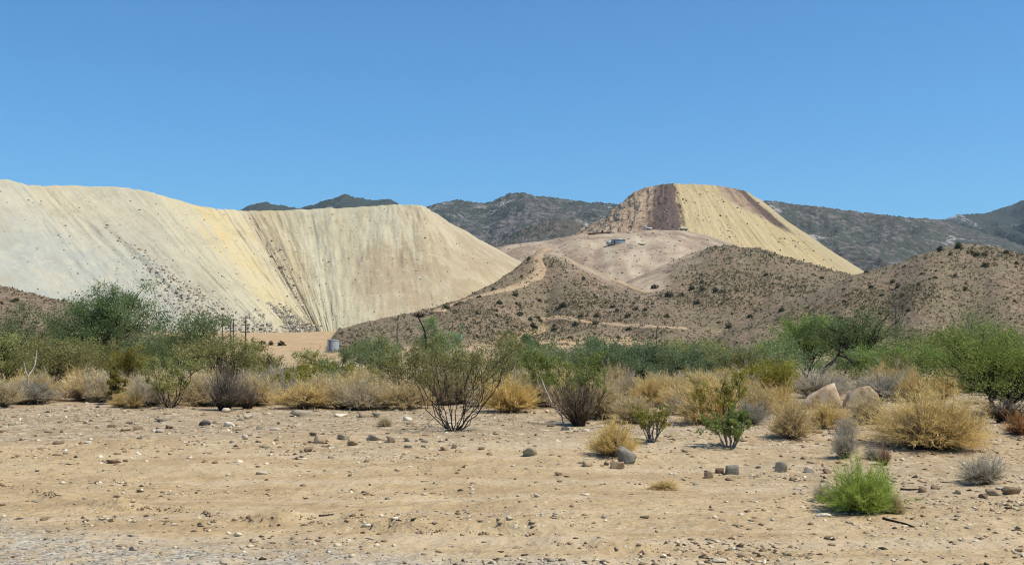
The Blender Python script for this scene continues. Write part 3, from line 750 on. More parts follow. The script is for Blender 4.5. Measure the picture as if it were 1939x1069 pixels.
def wobble(a, b, n, amp, rng, sag=0.0):
    t = np.linspace(0, 1, n)[:, None]
    p = a + (b - a) * t
    k = rng.normal(size=(n, 3)) * amp; k[0] = 0
    p = p + k * np.sin(t * 2.2) ; p[:, 2] += (sag * 4 * t * (1 - t))[:, 0]
    return p

def grow_crown(W, H, rng, base=0.15, depth=0.9, n_clump=60, clump=0.16, lobes=6, droop=0.0):
    """clump centres in an uneven crown made of several lobes; returns centres and radii"""
    W = W * 1.22
    L = []
    for i in range(lobes):
        a = 2 * math.pi * (i + rng.random() * .7) / lobes; r = W * 0.27 * (0.45 + 0.75 * rng.random())
        z = H * (base + (1 - base) * (0.28 + 0.48 * rng.random()))
        L.append(((r * math.cos(a), r * math.sin(a) * depth, z), (W * (0.20 + 0.10 * rng.random()), W * 0.24 * depth, min(H * 0.28 * (0.8 + .4 * rng.random()), (H - z) * 1.05))))
    L.append(((W * 0.05 * rng.normal(), 0, H * (base + (1 - base) * 0.62)), (W * 0.24, W * 0.24 * depth, H * (1 - base) * 0.37)))
    C, R = [], []
    while len(C) < n_clump:
        (cx, cy, cz), (rx, ry, rz) = L[rng.integers(len(L))]
        d = unit(rng.normal(size=3)); r = rng.random() ** 0.4
        p = np.array([cx + d[0] * rx * r, cy + d[1] * ry * r, cz + d[2] * rz * r])
        if p[2] < H * base * 0.6 or p[2] > H * 1.0: continue
        C.append(p); R.append(clump * W * (0.5 + 0.8 * rng.random()))
    return np.array(C), np.array(R)

def tree(name, label, cat, loc, W, H, leafmat, rng, bark=None, base=0.12, n_clump=70, per=180, leaf=0.06, clump=0.085, lobes=6, trunks=2, lean=0.0, shoots=0, depth=0.9, twig=0.35, tr=0.024, group=None, crown_name='crown', stem_name='trunk'):
    bark = bark or M_BARK_DARK
    t = thing(name, label, cat, loc, 0.0, group)
    C, R = grow_crown(W, H, rng, base, depth, n_clump, clump, lobes)
    lines = []; forks = []
    for k in range(trunks):
        a = rng.random() * 6.28; top = np.array([lean * H + W * 0.16 * math.cos(a), W * 0.16 * math.sin(a), H * (base + (1 - base) * 0.35) * (0.8 + .4 * rng.random())])
        root = np.array([0.03 * W * math.cos(a), 0.03 * W * math.sin(a), -0.12])
        pts = wobble(root, top, 7, 0.02 * W, rng)
        lines.append((pts, np.linspace(tr * H, tr * H * .6, 7))); forks.append(pts)
    for c in C:
        f = forks[rng.integers(len(forks))]; s = f[rng.integers(3, len(f))]
        pts = wobble(s, c, 5, 0.025 * W, rng, 0.03 * H)
        lines.append((pts, np.linspace(tr * H * .38, tr * H * .08, 5)))
    V, F = tubes(lines, 5)
    link(stem_name, make_mesh(stem_name, V, F, bark, smooth=True), t)
    # leaves clustered on twigs round each clump
    cnt = np.maximum((per * (R / R.mean()) ** 1.5).astype(int), 12)
    ci = np.repeat(np.arange(len(C)), cnt); n = len(ci)
    off = rng.normal(size=(n, 3)) * 0.52; off[:, 2] *= 0.8
    pos = C[ci] + off * R[ci][:, None]
    # finer wisps reaching out of the crown
    wn_ = int(len(C) * 0.9); wi = rng.integers(0, len(C), wn_)
    wd = unit(C[wi] - np.array([0, 0, H * 0.3]) + rng.normal(size=(wn_, 3)) * W * .12 + np.array([0, 0, 0.12 * H]))
    wl = W * 0.08 * (0.5 + rng.random(wn_)); k = 16
    tt = rng.random((wn_, k))
    wp = (C[wi][:, None] + wd[:, None] * (wl[:, None] * (0.3 + tt * 1.1))[..., None] + rng.normal(size=(wn_, k, 3)) * leaf * .6).reshape(-1, 3)
    pos = np.concatenate([pos, wp])
    crnd = rng.random(len(C)); rnd = np.concatenate([crnd[ci], np.repeat(crnd[wi], k)])
    if shoots:
        sx = C[rng.integers(0, len(C), shoots)]; sx = sx[sx[:, 2] > H * 0.45] if (sx[:, 2] > H * .45).any() else sx
        m = len(sx); ht = H * (0.16 + 0.22 * rng.random(m)); kk = 26
        q = rng.random((m, kk)); ln = rng.normal(size=(m, 3)) * 0.18; ln[:, 2] = 1
        sp = (sx[:, None] + ln[:, None] * (q * ht[:, None])[..., None] + rng.normal(size=(m, kk, 3)) * leaf * .8).reshape(-1, 3)
        pos = np.concatenate([pos, sp]); rnd = np.concatenate([rnd, np.repeat(rng.random(m), kk)])
    keep = pos[:, 2] > 0.02; pos = pos[keep]; rnd = rnd[keep]
    V, F = leaves(pos, leaf, rng, 0.5, 0.3)
    r = np.clip(0.55 * rnd + 0.5 * rng.random(len(rnd)) ** 1.3 - 0.05, 0, 1)
    me = make_mesh(crown_name, V, F, leafmat, dict(rnd=np.repeat(r, 3)))
    link(crown_name, me, t)
    return t

def creosote(name, label, loc, W, H, rng, leafmat=None, stems=13, per=46, leaf=0.028, low=0.5, bark=None, fork=3, sr=0.0085, group=None, cat='bush', density=1.0):
    """vase of thin kinked stems, small leaves only on the upper twigs"""
    leafmat = leafmat or L_CREO; bark = bark or M_BARK_DARK; W = W * 1.2
    t = thing(name, label, cat, loc, 0.0, group)
    lines = []; lp = []; lr = []
    for s in range(stems):
        a = 2 * math.pi * (s + rng.random() * .8) / stems
        out = W * 0.5 * (0.18 + 0.82 * math.sqrt(rng.random())) * 0.72; hh = H * (0.55 + 0.2 * rng.random()) * (1.0 - 0.25 * out / (W * .5))
        p0 = np.array([0.03 * math.cos(a), 0.03 * math.sin(a), -0.04]); p1 = np.array([out * math.cos(a), out * math.sin(a), hh])
        pts = wobble(p0, p1, 8, 0.016 * W, rng); pts[:, 2] -= 0.07 * H * np.sin(np.linspace(0, 3.14, 8))
        lines.append((pts, np.linspace(sr * 1.5, sr * .75, 8)))
        for f in range(fork):
            b0 = pts[rng.integers(3, 8)]
            d = unit(np.array([math.cos(a) * .5, math.sin(a) * .5, 1.1]) + rng.normal(size=3) * .5)
            L = H * (0.22 + 0.26 * rng.random()); b1 = b0 + d * L
            b1[2] = min(b1[2], H * (0.93 + .07 * rng.random()))
            q = wobble(b0, b1, 6, 0.012 * W, rng)
            lines.append((q, np.linspace(sr * .7, sr * .3, 6)))
            for g in range(5):
                c0 = q[rng.integers(2, 6)]; d2 = unit(d + rng.normal(size=3) * .75); c1 = c0 + d2 * L * (0.2 + .35 * rng.random())
                c1[2] = min(c1[2], H)
                lines.append((np.stack([c0, (c0 + c1) / 2 + rng.normal(size=3) * .012, c1]), np.array([sr * .38, sr * .3, sr * .18])))
                if max(c0[2], c1[2]) > low * H:
                    k = int(per * density * (0.4 + rng.random())); u_ = rng.random(k)[:, None]
                    lp.append(c0 + (c1 - c0) * (0.1 + u_ * 1.0) + rng.normal(size=(k, 3)) * 0.030 * (W + H) / 3); lr.append(np.full(k, rng.random()))
    V, F = tubes(lines, 4)
    link('stem', make_mesh('stem', V, F, bark, smooth=True), t)
    pos = np.concatenate(lp); rn = np.concatenate(lr); keep = pos[:, 2] > low * H * .75; pos = pos[keep]; rn = rn[keep]
    V, F = leaves(pos, leaf, rng, 0.6, 0.2)
    link('foliage', make_mesh('foliage', V, F, leafmat, dict(rnd=np.repeat(np.clip(.4 * rn + .65 * rng.random(len(rn)) - .05, 0, 1), 3))), t)
    return t

def dome_mesh(rng, prim=230, per=15, w=0.0042, flat=0.15, tipmul=1.0, spiky=0.0, lo=0.25):
    """unit dome of fine twigs: radius 0.5, height 1; returns twig mesh data and stem tubes"""
    az = rng.random(prim) * 6.283; el = np.arcsin(flat + (1 - flat) * rng.random(prim)) if flat < 1 else np.full(prim, 1.5)
    rr = 0.62 + 0.38 * rng.random(prim) + spiky * rng.normal(size=prim) * .12
    lump = 1 + 0.34 * vnoise(np.cos(az) * 2.3 + 7, np.sin(az) * 2.3 + el * 2, int(rng.integers(1e6)))
    rr = rr * lump * 0.86
    T = np.stack([0.5 * np.cos(el) * np.cos(az) * rr, 0.5 * np.cos(el) * np.sin(az) * rr, np.sin(el) * rr], -1)
    A = np.stack([0.07 * np.cos(az) * rng.random(prim), 0.07 * np.sin(az) * rng.random(prim), np.full(prim, -0.03)], -1)
    Mid = (A + T) / 2 + np.array([0, 0, 0.07]) + rng.normal(size=(prim, 3)) * .025
    V1, F1 = strands(A, Mid, T, np.full(prim, w * 1.3), rng)
    tip1 = np.tile([0, 0, .35, .35, .8], prim).astype(float); r1 = np.repeat(rng.random(prim), 5)
    pi = np.repeat(np.arange(prim), per); n = len(pi); t = lo + (1 - lo) * rng.random(n)
    S = np.where((t < .5)[:, None], A[pi] + (Mid - A)[pi] * (t * 2)[:, None], Mid[pi] + (T - Mid)[pi] * ((t - .5) * 2)[:, None])
    d = unit(unit(T - Mid)[pi] * 0.9 + rng.normal(size=(n, 3)) * 0.55 + np.array([0, 0, 0.35]))
    L = (0.10 + 0.16 * rng.random(n)) * tipmul
    sc = np.array([0.75, 0.75, 1.0])
    E = S + d * L[:, None] * sc; Mi = (S + E) / 2 + rng.normal(size=(n, 3)) * .012
    V2, F2 = strands(S, Mi, E, w * (0.55 + .5 * rng.random(n)), rng)
    tip2 = np.clip(np.stack([t, t, t + .15, t + .15, t + .3], 1).ravel(), 0, 1); r2 = np.repeat(np.clip(.5 * rng.random(prim)[pi] + .5 * rng.random(n), 0, 1), 5)
    V = np.concatenate([V1, V2]); F = np.concatenate([F1, F2 + len(V1)])
    k = 12; lines = []
    for i in range(k):
        lines.append((np.stack([A[i], Mid[i], (Mid[i] + T[i]) / 2]), np.array([.010, .007, .004])))
    return V, F, np.concatenate([tip1, tip2]), np.concatenate([r1, r2]), tubes(lines, 4)

PROTO = {}
def proto(kind, nvar, mat, seed, **kw):
    out = []
    for i in range(nvar):
        rng = np.random.default_rng(seed + i)
        V, F, tip, rn, (tv, tf) = dome_mesh(rng, **kw)
        out.append((make_mesh(kind + '_twigs', V, F, mat, dict(tip=tip, rnd=rn)), make_mesh(kind + '_stem', tv, tf, M_BARK_GREY if mat is not T_DARK else M_BARK_DARK, smooth=True)))
    PROTO[kind] = out
proto('gold', 5, T_GOLD, 400, prim=300, per=20, w=0.0033, tipmul=0.72)
proto('dome', 1, T_GOLD, 415, prim=1000, per=16, w=0.0017, tipmul=0.5, flat=0.08)
proto('straw', 4, T_STRAW, 420, prim=280, per=18, w=0.0033, tipmul=0.72)
proto('grey', 4, T_GREY, 440, prim=260, per=15, w=0.0032, spiky=1.0, tipmul=.8)
proto('dark', 3, T_DARK, 460, prim=170, per=8, w=0.0050, spiky=1.0, flat=0.45)
proto('rust', 2, T_RUST, 480, prim=150, per=10, w=0.0048, spiky=1.0)
proto('broom', 1, T_BROOM, 490, prim=700, per=24, w=0.0024, flat=0.10, tipmul=0.62, lo=0.2)
def twig_bush(kind, name, label, loc, W, H, rng, variant=None, group=None, cat='bush'):
    a, b = PROTO[kind][rng.integers(len(PROTO[kind])) if variant is None else variant % len(PROTO[kind])]
    t = thing(name, label, cat, loc, rng.random() * 6.28, group)
    W *= 1.38; H *= 1.12
    s = (W * (.92 + .16 * rng.random()), W * (.7 + .35 * rng.random()), H)
    t.rotation_euler = (rng.normal() * .07, rng.normal() * .07, t.rotation_euler[2])
    link('twigs', a, t, scale=s); link('stem', b, t, scale=s)
    return t

# ------------------------------------------------------------------ planting list (photo column, base row or distance, width, top row)
def spot(px, b, w, top, lift=0.0):
    if b > 200: p = hit(px, b); d = p[1]
    else:
        d = float(b); x = float(xat(px, d)); p = np.array([x, d, float(height(x, d))])
    W = w * d / FPX; H = float(zat(top, d)) - p[2]
    return (p[0], p[1], p[2] - lift), W, max(H, 0.1), d

PR = np.random.default_rng(99)
def tree_at(label, px, b, w, top, mat, name='mesquite_tree', cat='tree', **kw):
    loc, W, H, d = spot(px, b, w, top)
    kw.setdefault('leaf', 0.00135 * d + 0.010)
    return tree(name, label, cat, loc, W, H, mat, PR, **kw)
def creo_at(label, px, b, w, top, name='creosote_bush', **kw):
    loc, W, H, d = spot(px, b, w, top)
    kw.setdefault('leaf', 0.0009 * d + 0.012)
    return creosote(name, label, loc, W, H, PR, **kw)
def bush_at(kind, name, label, px, b, w, top, **kw):
    loc, W, H, d = spot(px, b, w, top)
    return twig_bush(kind, name, label, loc, W, H, PR, **kw)

# trees of the back row
tree_at('tallest dense green mesquite tree in front of the dump on the left', 200, 44, 200, 520, L_MESQ, base=0.05, n_clump=110, per=360, lobes=10, shoots=22)
tree_at('green mesquite tree at the left edge below the brown hillock', 25, 40, 190, 580, L_MESQ, base=0.05, n_clump=80, per=170, lobes=7, shoots=10)
tree_at('rounded green mesquite right of the tallest tree, with upright dark shoots', 345, 41, 165, 596, L_MESQ, base=0.05, n_clump=80, per=170, lobes=7, shoots=22)
tree_at('low green mesquite filling the gap beneath the tallest left tree', 265, 36, 190, 632, L_MESQ, base=0.03, n_clump=80, per=160, lobes=7)
tree_at('small green mesquite between the left edge tree and the tallest tree', 118, 37, 130, 628, L_MESQ, base=0.04, n_clump=60, per=160)
tree_at('pale green palo verde in front of the metal tank', 716, 52, 118, 634, L_PALO, name='palo_verde_tree', bark=M_BARK_GREY, base=0.05, n_clump=70, per=150, lobes=6, shoots=10)
tree_at('grey-green palo verde beside the leaning bare tree', 825, 85, 82, 592, L_PALO, name='palo_verde_tree', bark=M_BARK_GREY, base=0.08, n_clump=55, per=140, lobes=5, shoots=6)
tree_at('small dark open tree with two tufts behind the creosote bushes', 1004, 62, 62, 622, L_MESQ, name='small_tree', base=0.25, n_clump=20, per=110, lobes=3, trunks=2)
tree_at('green palo verde right of the small two-tufted tree', 1075, 50, 150, 652, L_PALO, name='palo_verde_tree', bark=M_BARK_GREY, base=0.06, n_clump=60, per=150, shoots=12)
tree_at('bluish green feathery bush behind the white boulder', 1205, 38, 150, 648, L_BLUE, name='broom_bush', cat='bush', bark=M_BARK_GREY, base=0.03, n_clump=75, per=150, shoots=26, trunks=3)
tree_at('low green tree with upright shoots right of the bluish bush', 1140, 55, 120, 640, L_PALO, name='palo_verde_tree', base=0.05, n_clump=50, per=140, shoots=22)
tree_at('dark olive bush with tall bare shoots at the middle right', 1325, 40, 170, 640, L_CREO, name='olive_bush', cat='bush', base=0.05, n_clump=75, per=150, shoots=30, trunks=3)
tree_at('mid green palo verde left of the dark-trunked mesquite', 1435, 52, 170, 640, L_PALO, name='palo_verde_tree', base=0.05, n_clump=75, per=150, lobes=7, shoots=20)
tree_at('bright green mesquite crown rising left of the forked dark trunk', 1525, 50, 150, 590, L_GREEN, base=0.06, n_clump=75, per=170, lobes=6, shoots=10)
tree_at('mesquite with a dark leaning forked trunk behind the two boulders', 1612, 46, 165, 590, L_MESQ, base=0.20, n_clump=90, per=150, lobes=6, trunks=3, lean=0.10, tr=0.045)
tree_at('wide yellow-green bush between the forked mesquite and the right tree', 1720, 40, 210, 648, L_GREEN, name='broom_bush', cat='bush', base=0.03, n_clump=90, per=150, lobes=8, shoots=16, trunks=3)
tree_at('large dense green broom tree at the right edge of the picture', 1890, 783, 290, 606, L_GREEN, name='broom_tree', base=0.0, n_clump=150, per=230, lobes=9, shoots=40, trunks=4, clump=0.075)
tree_at('tall slender-branched green tree behind the right edge broom', 1865, 34, 150, 565, L_MESQ, name='palo_verde_tree', base=0.10, n_clump=55, per=110, lobes=5, shoots=50, trunks=3)
tree_at('yellowish green creosote tree behind the tan tangle on the left', 88, 31, 165, 640, L_CREO, name='creosote_tree', base=0.16, n_clump=80, per=150, lobes=7, bark=M_BARK_DARK)
tree_at('light olive bush cut by the left edge of the picture', 5, 28, 90, 668, L_CREO, name='olive_bush', cat='bush', base=0.05, n_clump=50, per=140)
tree_at('open olive creosote crown on a dark stem left of the orange clearing', 435, 27.5, 125, 640, L_CREO, name='creosote_tree', base=0.42, n_clump=60, per=90, lobes=6, tr=0.012, trunks=3)
tree_at('sparse grey-green bush on the orange clearing', 585, 56, 100, 656, L_CREO, name='open_bush', cat='bush', base=0.2, n_clump=26, per=60, lobes=5, tr=0.014, trunks=3)

tree_at('low green bush seen beneath the forked mesquite crown', 1590, 58, 150, 662, L_PALO, name='green_bush', cat='bush', base=0.03, n_clump=55, per=140, lobes=6, trunks=3)
tree_at('low grey-green bush at the left end of the orange clearing', 505, 44, 75, 672, L_CREO, name='open_bush', cat='bush', base=0.05, n_clump=40, per=90, lobes=5, trunks=3)
tree_at('small green bush in front of the metal tank foot', 640, 47, 70, 662, L_PALO, name='green_bush', cat='bush', base=0.03, n_clump=40, per=120, lobes=5, trunks=3)
tree_at('low pale olive bush in the middle of the orange clearing', 555, 40, 80, 682, L_CREO, name='open_bush', cat='bush', base=0.05, n_clump=36, per=80, lobes=5, trunks=3)
# creosote bushes of the front and middle row
creo_at('large open creosote bush with black fanning stems in the middle foreground', 860, 815, 235, 634, stems=18, per=19, low=0.50, fork=4, sr=0.0072)
creo_at('creosote bush with a wide leafy crown behind the fanning creosote', 915, 27, 170, 628, stems=13, per=60, low=0.35, density=1.2)
creo_at('creosote bush left of the fanning creosote, in front of the palo verde', 775, 27, 130, 640, stems=11, per=55, low=0.38)
creo_at('creosote bush with a slanting pale stem right of the fanning creosote', 1040, 25, 130, 664, stems=9, per=70, low=0.45, leafmat=L_GREEN)
creo_at('tall creosote bush growing out of the dark dead bush', 1098, 800, 120, 668, stems=9, per=70, low=0.55, leafmat=L_GREEN)
creo_at('leggy creosote bush at the left front edge of the brush', 322, 772, 110, 672, stems=11, per=40, low=0.35)
creo_at('tiny green creosote bush on the open ground right of centre', 1382, 846, 74, 768, stems=12, per=40, low=0.12, leafmat=L_GREEN, leaf=0.026, bark=M_BARK_GREY)
creo_at('thin olive creosote above the tiny green bush', 1368, 803, 110, 700, stems=9, per=40, low=0.3, leafmat=L_OLIV)
creo_at('twiggy yellow-green creosote right of the leaning grey boulder', 1235, 836, 62, 762, stems=12, per=34, low=0.4, leafmat=L_OLIV, leaf=0.024, bark=M_BARK_GREY)
tree_at('olive green turpentine bush in front of the pale green palo verde', 610, 30, 130, 690, L_OLIV, name='turpentine_bush', cat='bush', base=0.05, n_clump=55, per=130, lobes=6, trunks=3)
tree_at('olive bush at the left end of the golden shrubs by the clearing', 545, 28, 60, 700, L_OLIV, name='turpentine_bush', cat='bush', base=0.05, n_clump=32, per=120, lobes=4, trunks=3)
tree_at('golden olive bush below the low left mesquite', 240, 29, 95, 655, L_OLIV, name='turpentine_bush', cat='bush', base=0.2, n_clump=40, per=110, lobes=5, trunks=3, tr=0.014)
tree_at('narrow yellow-green bush right of the straw-coloured bush', 222, 26.5, 42, 698, L_OLIV, name='turpentine_bush', cat='bush', base=0.05, n_clump=30, per=110, lobes=4, trunks=2)
tree_at('olive bush with bare lower stems left of the brown boulder', 1465, 26.5, 110, 688, L_OLIV, name='turpentine_bush', cat='bush', base=0.3, n_clump=55, per=110, lobes=6, trunks=4, tr=0.012)

# golden, straw and grey shrubs
G = 'bush_at'
SHRUBS = [
 ('dome', 'golden_shrub', 'biggest golden dome-shaped shrub with a grey core at the right', 1768, 846, 235, 722),
 ('gold', 'golden_shrub', 'golden shrub directly behind the leaning grey boulder', 1160, 862, 100, 790),
 ('gold', 'golden_shrub', 'golden shrub with grey stems below the brown boulder', 1495, 829, 92, 750),
 ('gold', 'golden_shrub', 'golden shrub with a dark base in front of the tan boulder', 1640, 802, 95, 742),
 ('rust', 'golden_shrub', 'rust-gold shrub cut by the right edge of the picture', 1932, 822, 80, 772),
 ('gold', 'golden_shrub', 'broad golden shrub left of centre in front of the olive bushes', 597, 770, 120, 704),
 ('straw', 'straw_shrub', 'straw shrub with dark twig base left of the fanning creosote', 682, 776, 90, 706),
 ('straw', 'straw_shrub', 'second straw shrub left of the fanning creosote, behind the flat white rock', 722, 772, 80, 712),
 ('gold', 'golden_shrub', 'golden shrub just right of the fanning creosote stems', 965, 780, 110, 704),
 ('gold', 'golden_shrub', 'orange-gold shrub behind the slanting pale stem', 1005, 25, 120, 708),
 ('gold', 'golden_shrub', 'golden shrub between the dark dead bush and the white boulder', 1140, 792, 110, 708),
 ('gold', 'golden_shrub', 'golden shrub in front of the white boulder', 1195, 800, 90, 742),
 ('gold', 'golden_shrub', 'golden shrub right of the white boulder', 1262, 26, 95, 708),
 ('gold', 'golden_shrub', 'wide golden shrub above the stony patch right of centre', 1345, 800, 150, 714),
 ('gold', 'golden_shrub', 'golden shrub left of the brown boulder', 1425, 27, 100, 714),
 ('gold', 'golden_shrub', 'golden shrub at the foot of the brown boulder', 1565, 812, 100, 752),
 ('straw', 'straw_shrub', 'large pinkish straw shrub near the left edge', 165, 758, 118, 692),
 ('straw', 'straw_shrub', 'straw shrub under the open olive creosote crown', 470, 768, 120, 700),
 ('gold', 'golden_shrub', 'golden shrub behind the leggy left creosote', 300, 27, 130, 700),
 ('gold', 'golden_shrub', 'golden shrub left of the broad golden shrub by the clearing', 515, 28, 100, 700),
 ('straw', 'straw_shrub', 'straw shrub behind the leggy creosote, at its right', 375, 29, 110, 694),
 ('straw', 'straw_shrub', 'pale straw shrub behind the broad golden shrub', 650, 29, 120, 702),
 ('straw', 'straw_shrub', 'straw shrub behind the stems of the fanning creosote', 845, 27.5, 150, 706),
 ('gold', 'golden_shrub', 'golden shrub left behind the fanning creosote', 775, 25, 110, 716),
 ('gold', 'golden_shrub', 'small golden tuft left of the leggy creosote', 255, 772, 50, 735),
 ('gold', 'golden_shrub', 'golden shrub behind the dark stemmed bush on the left', 425, 28, 90, 700),
 ('gold', 'golden_shrub', 'golden shrub in front of the bluish green bush, left half', 1090, 28, 120, 704),
 ('gold', 'golden_shrub', 'golden shrub right of the biggest dome, half behind it', 1850, 27, 70, 760),
 ('grey', 'grey_shrub', 'low grey dead shrub on bare ground at the right edge', 1862, 916, 108, 852),
 ('grey', 'grey_shrub', 'upright grey twig shrub above the bright green tuft', 1600, 866, 66, 790),
 ('grey', 'grey_shrub', 'small grey twig shrub touching the top of the bright green tuft', 1655, 870, 42, 838),
 ('grey', 'grey_shrub', 'round pale grey shrub left of the biggest golden dome', 1606, 822, 52, 780),
 ('grey', 'grey_shrub', 'broad silver-grey shrub behind the brown boulder', 1545, 30, 130, 690),
 ('grey', 'grey_shrub', 'silver-grey shrub behind the tan boulder', 1665, 29, 125, 694),
 ('grey', 'grey_shrub', 'silver-grey shrub left of the olive bush with bare stems', 1410, 31, 100, 694),
 ('grey', 'grey_shrub', 'dark grey shrub right of the tiny green creosote', 1418, 804, 82, 752),
 ('grey', 'grey_shrub', 'grey shrub at the left foot of the wide golden shrub', 1300, 784, 95, 744),
 ('grey', 'grey_shrub', 'pale bluish grey shrub below the orange clearing', 505, 36, 110, 684),
 ('grey', 'grey_shrub', 'grey shrub between the straw shrubs left of the fanning creosote', 740, 29, 80, 712),
 ('grey', 'grey_shrub', 'grey shrub at the base of the leggy left creosote', 285, 768, 70, 728),
 ('grey', 'grey_shrub', 'bleached dead shrub tangle under the white forked branch', 62, 764, 100, 706),
 ('dark', 'dead_bush', 'dark dead bush with tangled stems right of the slanting pale stem', 1098, 806, 100, 716),
 ('dark', 'dead_bush', 'purplish dark dead bush under the open olive creosote', 424, 777, 84, 694),
 ('dark', 'dead_bush', 'dark dead twigs inside the biggest golden dome', 1745, 850, 90, 768),
 ('dark', 'dead_bush', 'small dark dead bush right of the purplish one', 470, 774, 60, 722),
 ('dark', 'dead_bush', 'dark twiggy bush at the foot of the right edge broom tree', 1900, 800, 110, 752),
 ('rust', 'rust_weed', 'rust-red dry weed at the left edge of the picture', 12, 757, 70, 712),
 ('rust', 'rust_weed', 'rust-brown dry weed between the tangle and the straw shrub', 98, 757, 52, 718),
 ('rust', 'rust_weed', 'rust-coloured dry sprig above the bright green tuft', 1676, 880, 30, 838),
 ('gold', 'golden_tuft', 'yellow-green tuft trailing right of the bright green broom', 1698, 970, 46, 936),
 ('straw', 'straw_tuft', 'sparse straw sprigs left of the bright green broom', 1560, 948, 44, 906),
 ('gold', 'golden_tuft', 'tiny golden grass tuft on bare ground beside the tan boulder', 1255, 925, 60, 908),
 ('straw', 'straw_tuft', 'small dry grass tuft right of the grey flat slab on the left', 728, 806, 34, 786),
 ('gold', 'golden_tuft', 'low yellow-green tuft left of the leggy creosote', 232, 770, 50, 742),
]
for (k, nm, lb, px, b, w, top) in SHRUBS:
    bush_at(k, nm, lb, px, b, w, top)
loc, W, H, d = spot(1635, 966, 150, 872)
gt = twig_bush('broom', 'green_broom', 'bright green broom tuft alone on the sand at lower right', loc, W, H, PR, 0)

mt = [o for o in COL.objects if o.get('label', '').startswith('mesquite with a dark leaning')][0]
for k, (ln, r0) in enumerate((([(1556, 712), (1566, 694), (1580, 682), (1590, 668), (1593, 652)], .085), ([(1588, 672), (1602, 676), (1618, 688), (1632, 692)], .05), ([(1591, 662), (1604, 652), (1618, 640)], .045))):
    pts = np.array([P(a, b, 45.0) for a, b in ln]) - np.array(mt.location)
    V, F = tubes([(pts, np.linspace(r0, r0 * .5, len(pts)))], 7)
    link('limb', make_mesh('limb', V, F, M_BARK_DARK, smooth=True), mt)

# brush that fills the belt between the plants that can be told apart
FR = np.random.default_rng(123)
ANCHORS = [(10, 'the rust-red left weed'), (60, 'the bleached tangle'), (165, 'the large pinkish straw shrub'), (230, 'the narrow yellow-green bush'), (322, 'the leggy left creosote'), (424, 'the purplish dead bush'), (515, 'the flat white stone'),
           (597, 'the wide grey slab'), (690, 'the tan flat rock'), (772, 'the pale flat slab'), (860, 'the fanning creosote'), (960, 'the half-buried grey slab'), (1045, 'the slanting pale stem'), (1098, 'the dark dead bush'), (1190, 'the white boulder'), (1262, 'the leaning grey boulder'),
           (1382, 'the tiny green creosote'), (1480, 'the rounded grey stone'), (1552, 'the brown boulder'), (1640, 'the tan boulder'), (1768, 'the biggest golden dome'), (1900, 'the right edge grey shrub')]
def filler(kind, n, x0, x1, d0, d1, w0, w1, h0, h1, name, label, cat, group, avoid=None):
    k = 0; made = []
    while k < n:
        px = x0 + (x1 - x0) * (k + FR.random()) / n; d = d0 + (d1 - d0) * FR.random()
        if avoid and avoid(px, d): k += 1; continue
        x = float(xat(px, d)); z = float(height(x, d)); W = w0 + (w1 - w0) * FR.random(); H = h0 + (h1 - h0) * FR.random()
        if isinstance(kind, str): o = twig_bush(kind, name, label, (x, d, z), W, H, FR, group=group, cat=cat)
        else: o = tree(name, label, cat, (x, d, z), W, H, kind, FR, base=0.03, n_clump=42, per=120, leaf=0.0013 * d + .012, lobes=6, shoots=12, trunks=3, group=group)
        made.append((px, o)); k += 1
    by = {}
    for px, o in made: by.setdefault(min(ANCHORS, key=lambda a: abs(a[0] - px))[1], []).append((px, o))
    for an, lst in by.items():          # each one named by what it grows behind and its place among its like there
        lst.sort(key=lambda q: q[0]); m = len(lst)
        ords = [''] if m == 1 else [', left one', ', right one'] if m == 2 else [', leftmost one', ', middle one', ', rightmost one'] if m == 3 else [', %s from left' % w for w in ('first', 'second', 'third', 'fourth', 'fifth', 'sixth', 'seventh', 'eighth')]
        for (px, o), w in zip(lst, ords): o['label'] = '%s behind %s%s' % (label, an, w)
clear = lambda px, d: 485 < px < 640 and d > 31
notrunk = lambda px, d: 1535 < px < 1665 and d < 48
keepout = lambda px, d: clear(px, d) or (1490 < px < 1690 and d < 30.5) or (1150 < px < 1230 and d < 29)
filler('gold', 52, -20, 1960, 24.8, 35, .9, 1.5, .65, .95, 'golden_shrub', 'golden dry shrub in the brush', 'bush', 'golden shrubs merging in the brush belt', keepout)
filler('gold', 12, 1090, 1480, 22.5, 26, .8, 1.25, .5, .8, 'golden_shrub', 'low golden shrub on stony ground', 'bush', 'low golden shrubs right of centre', lambda px, d: 1150 < px < 1215)
filler('straw', 44, -20, 1500, 25.5, 35, .9, 1.4, .6, .9, 'straw_shrub', 'straw-coloured dry shrub in the brush', 'bush', 'straw shrubs merging in the brush belt', keepout)
filler('grey', 9, -20, 1960, 27, 36, .8, 1.4, .6, .9, 'grey_shrub', 'grey dead shrub in the brush', 'bush', 'grey shrubs merging in the brush belt')
filler(L_CREO, 7, -40, 480, 32, 45, 2.0, 2.8, 1.5, 2.0, 'olive_bush', 'olive green bush in the left thicket', 'bush', 'olive bushes in the left thicket')
filler(L_PALO, 13, 690, 1990, 36, 58, 2.4, 3.4, 1.35, 1.75, 'green_bush', 'green bush in the long thicket', 'bush', 'green bushes in the long thicket', notrunk)
filler(L_CREO, 8, 980, 1990, 32, 45, 2.0, 2.8, 1.15, 1.5, 'olive_bush', 'olive green bush in the long thicket', 'bush', 'olive bushes in the long thicket', notrunk)
filler(L_BLUE, 5, 1120, 1480, 36, 46, 2.0, 2.8, 1.2, 1.6, 'broom_bush', 'bluish green bush in the long thicket', 'bush', 'bluish bushes in the long thicket')

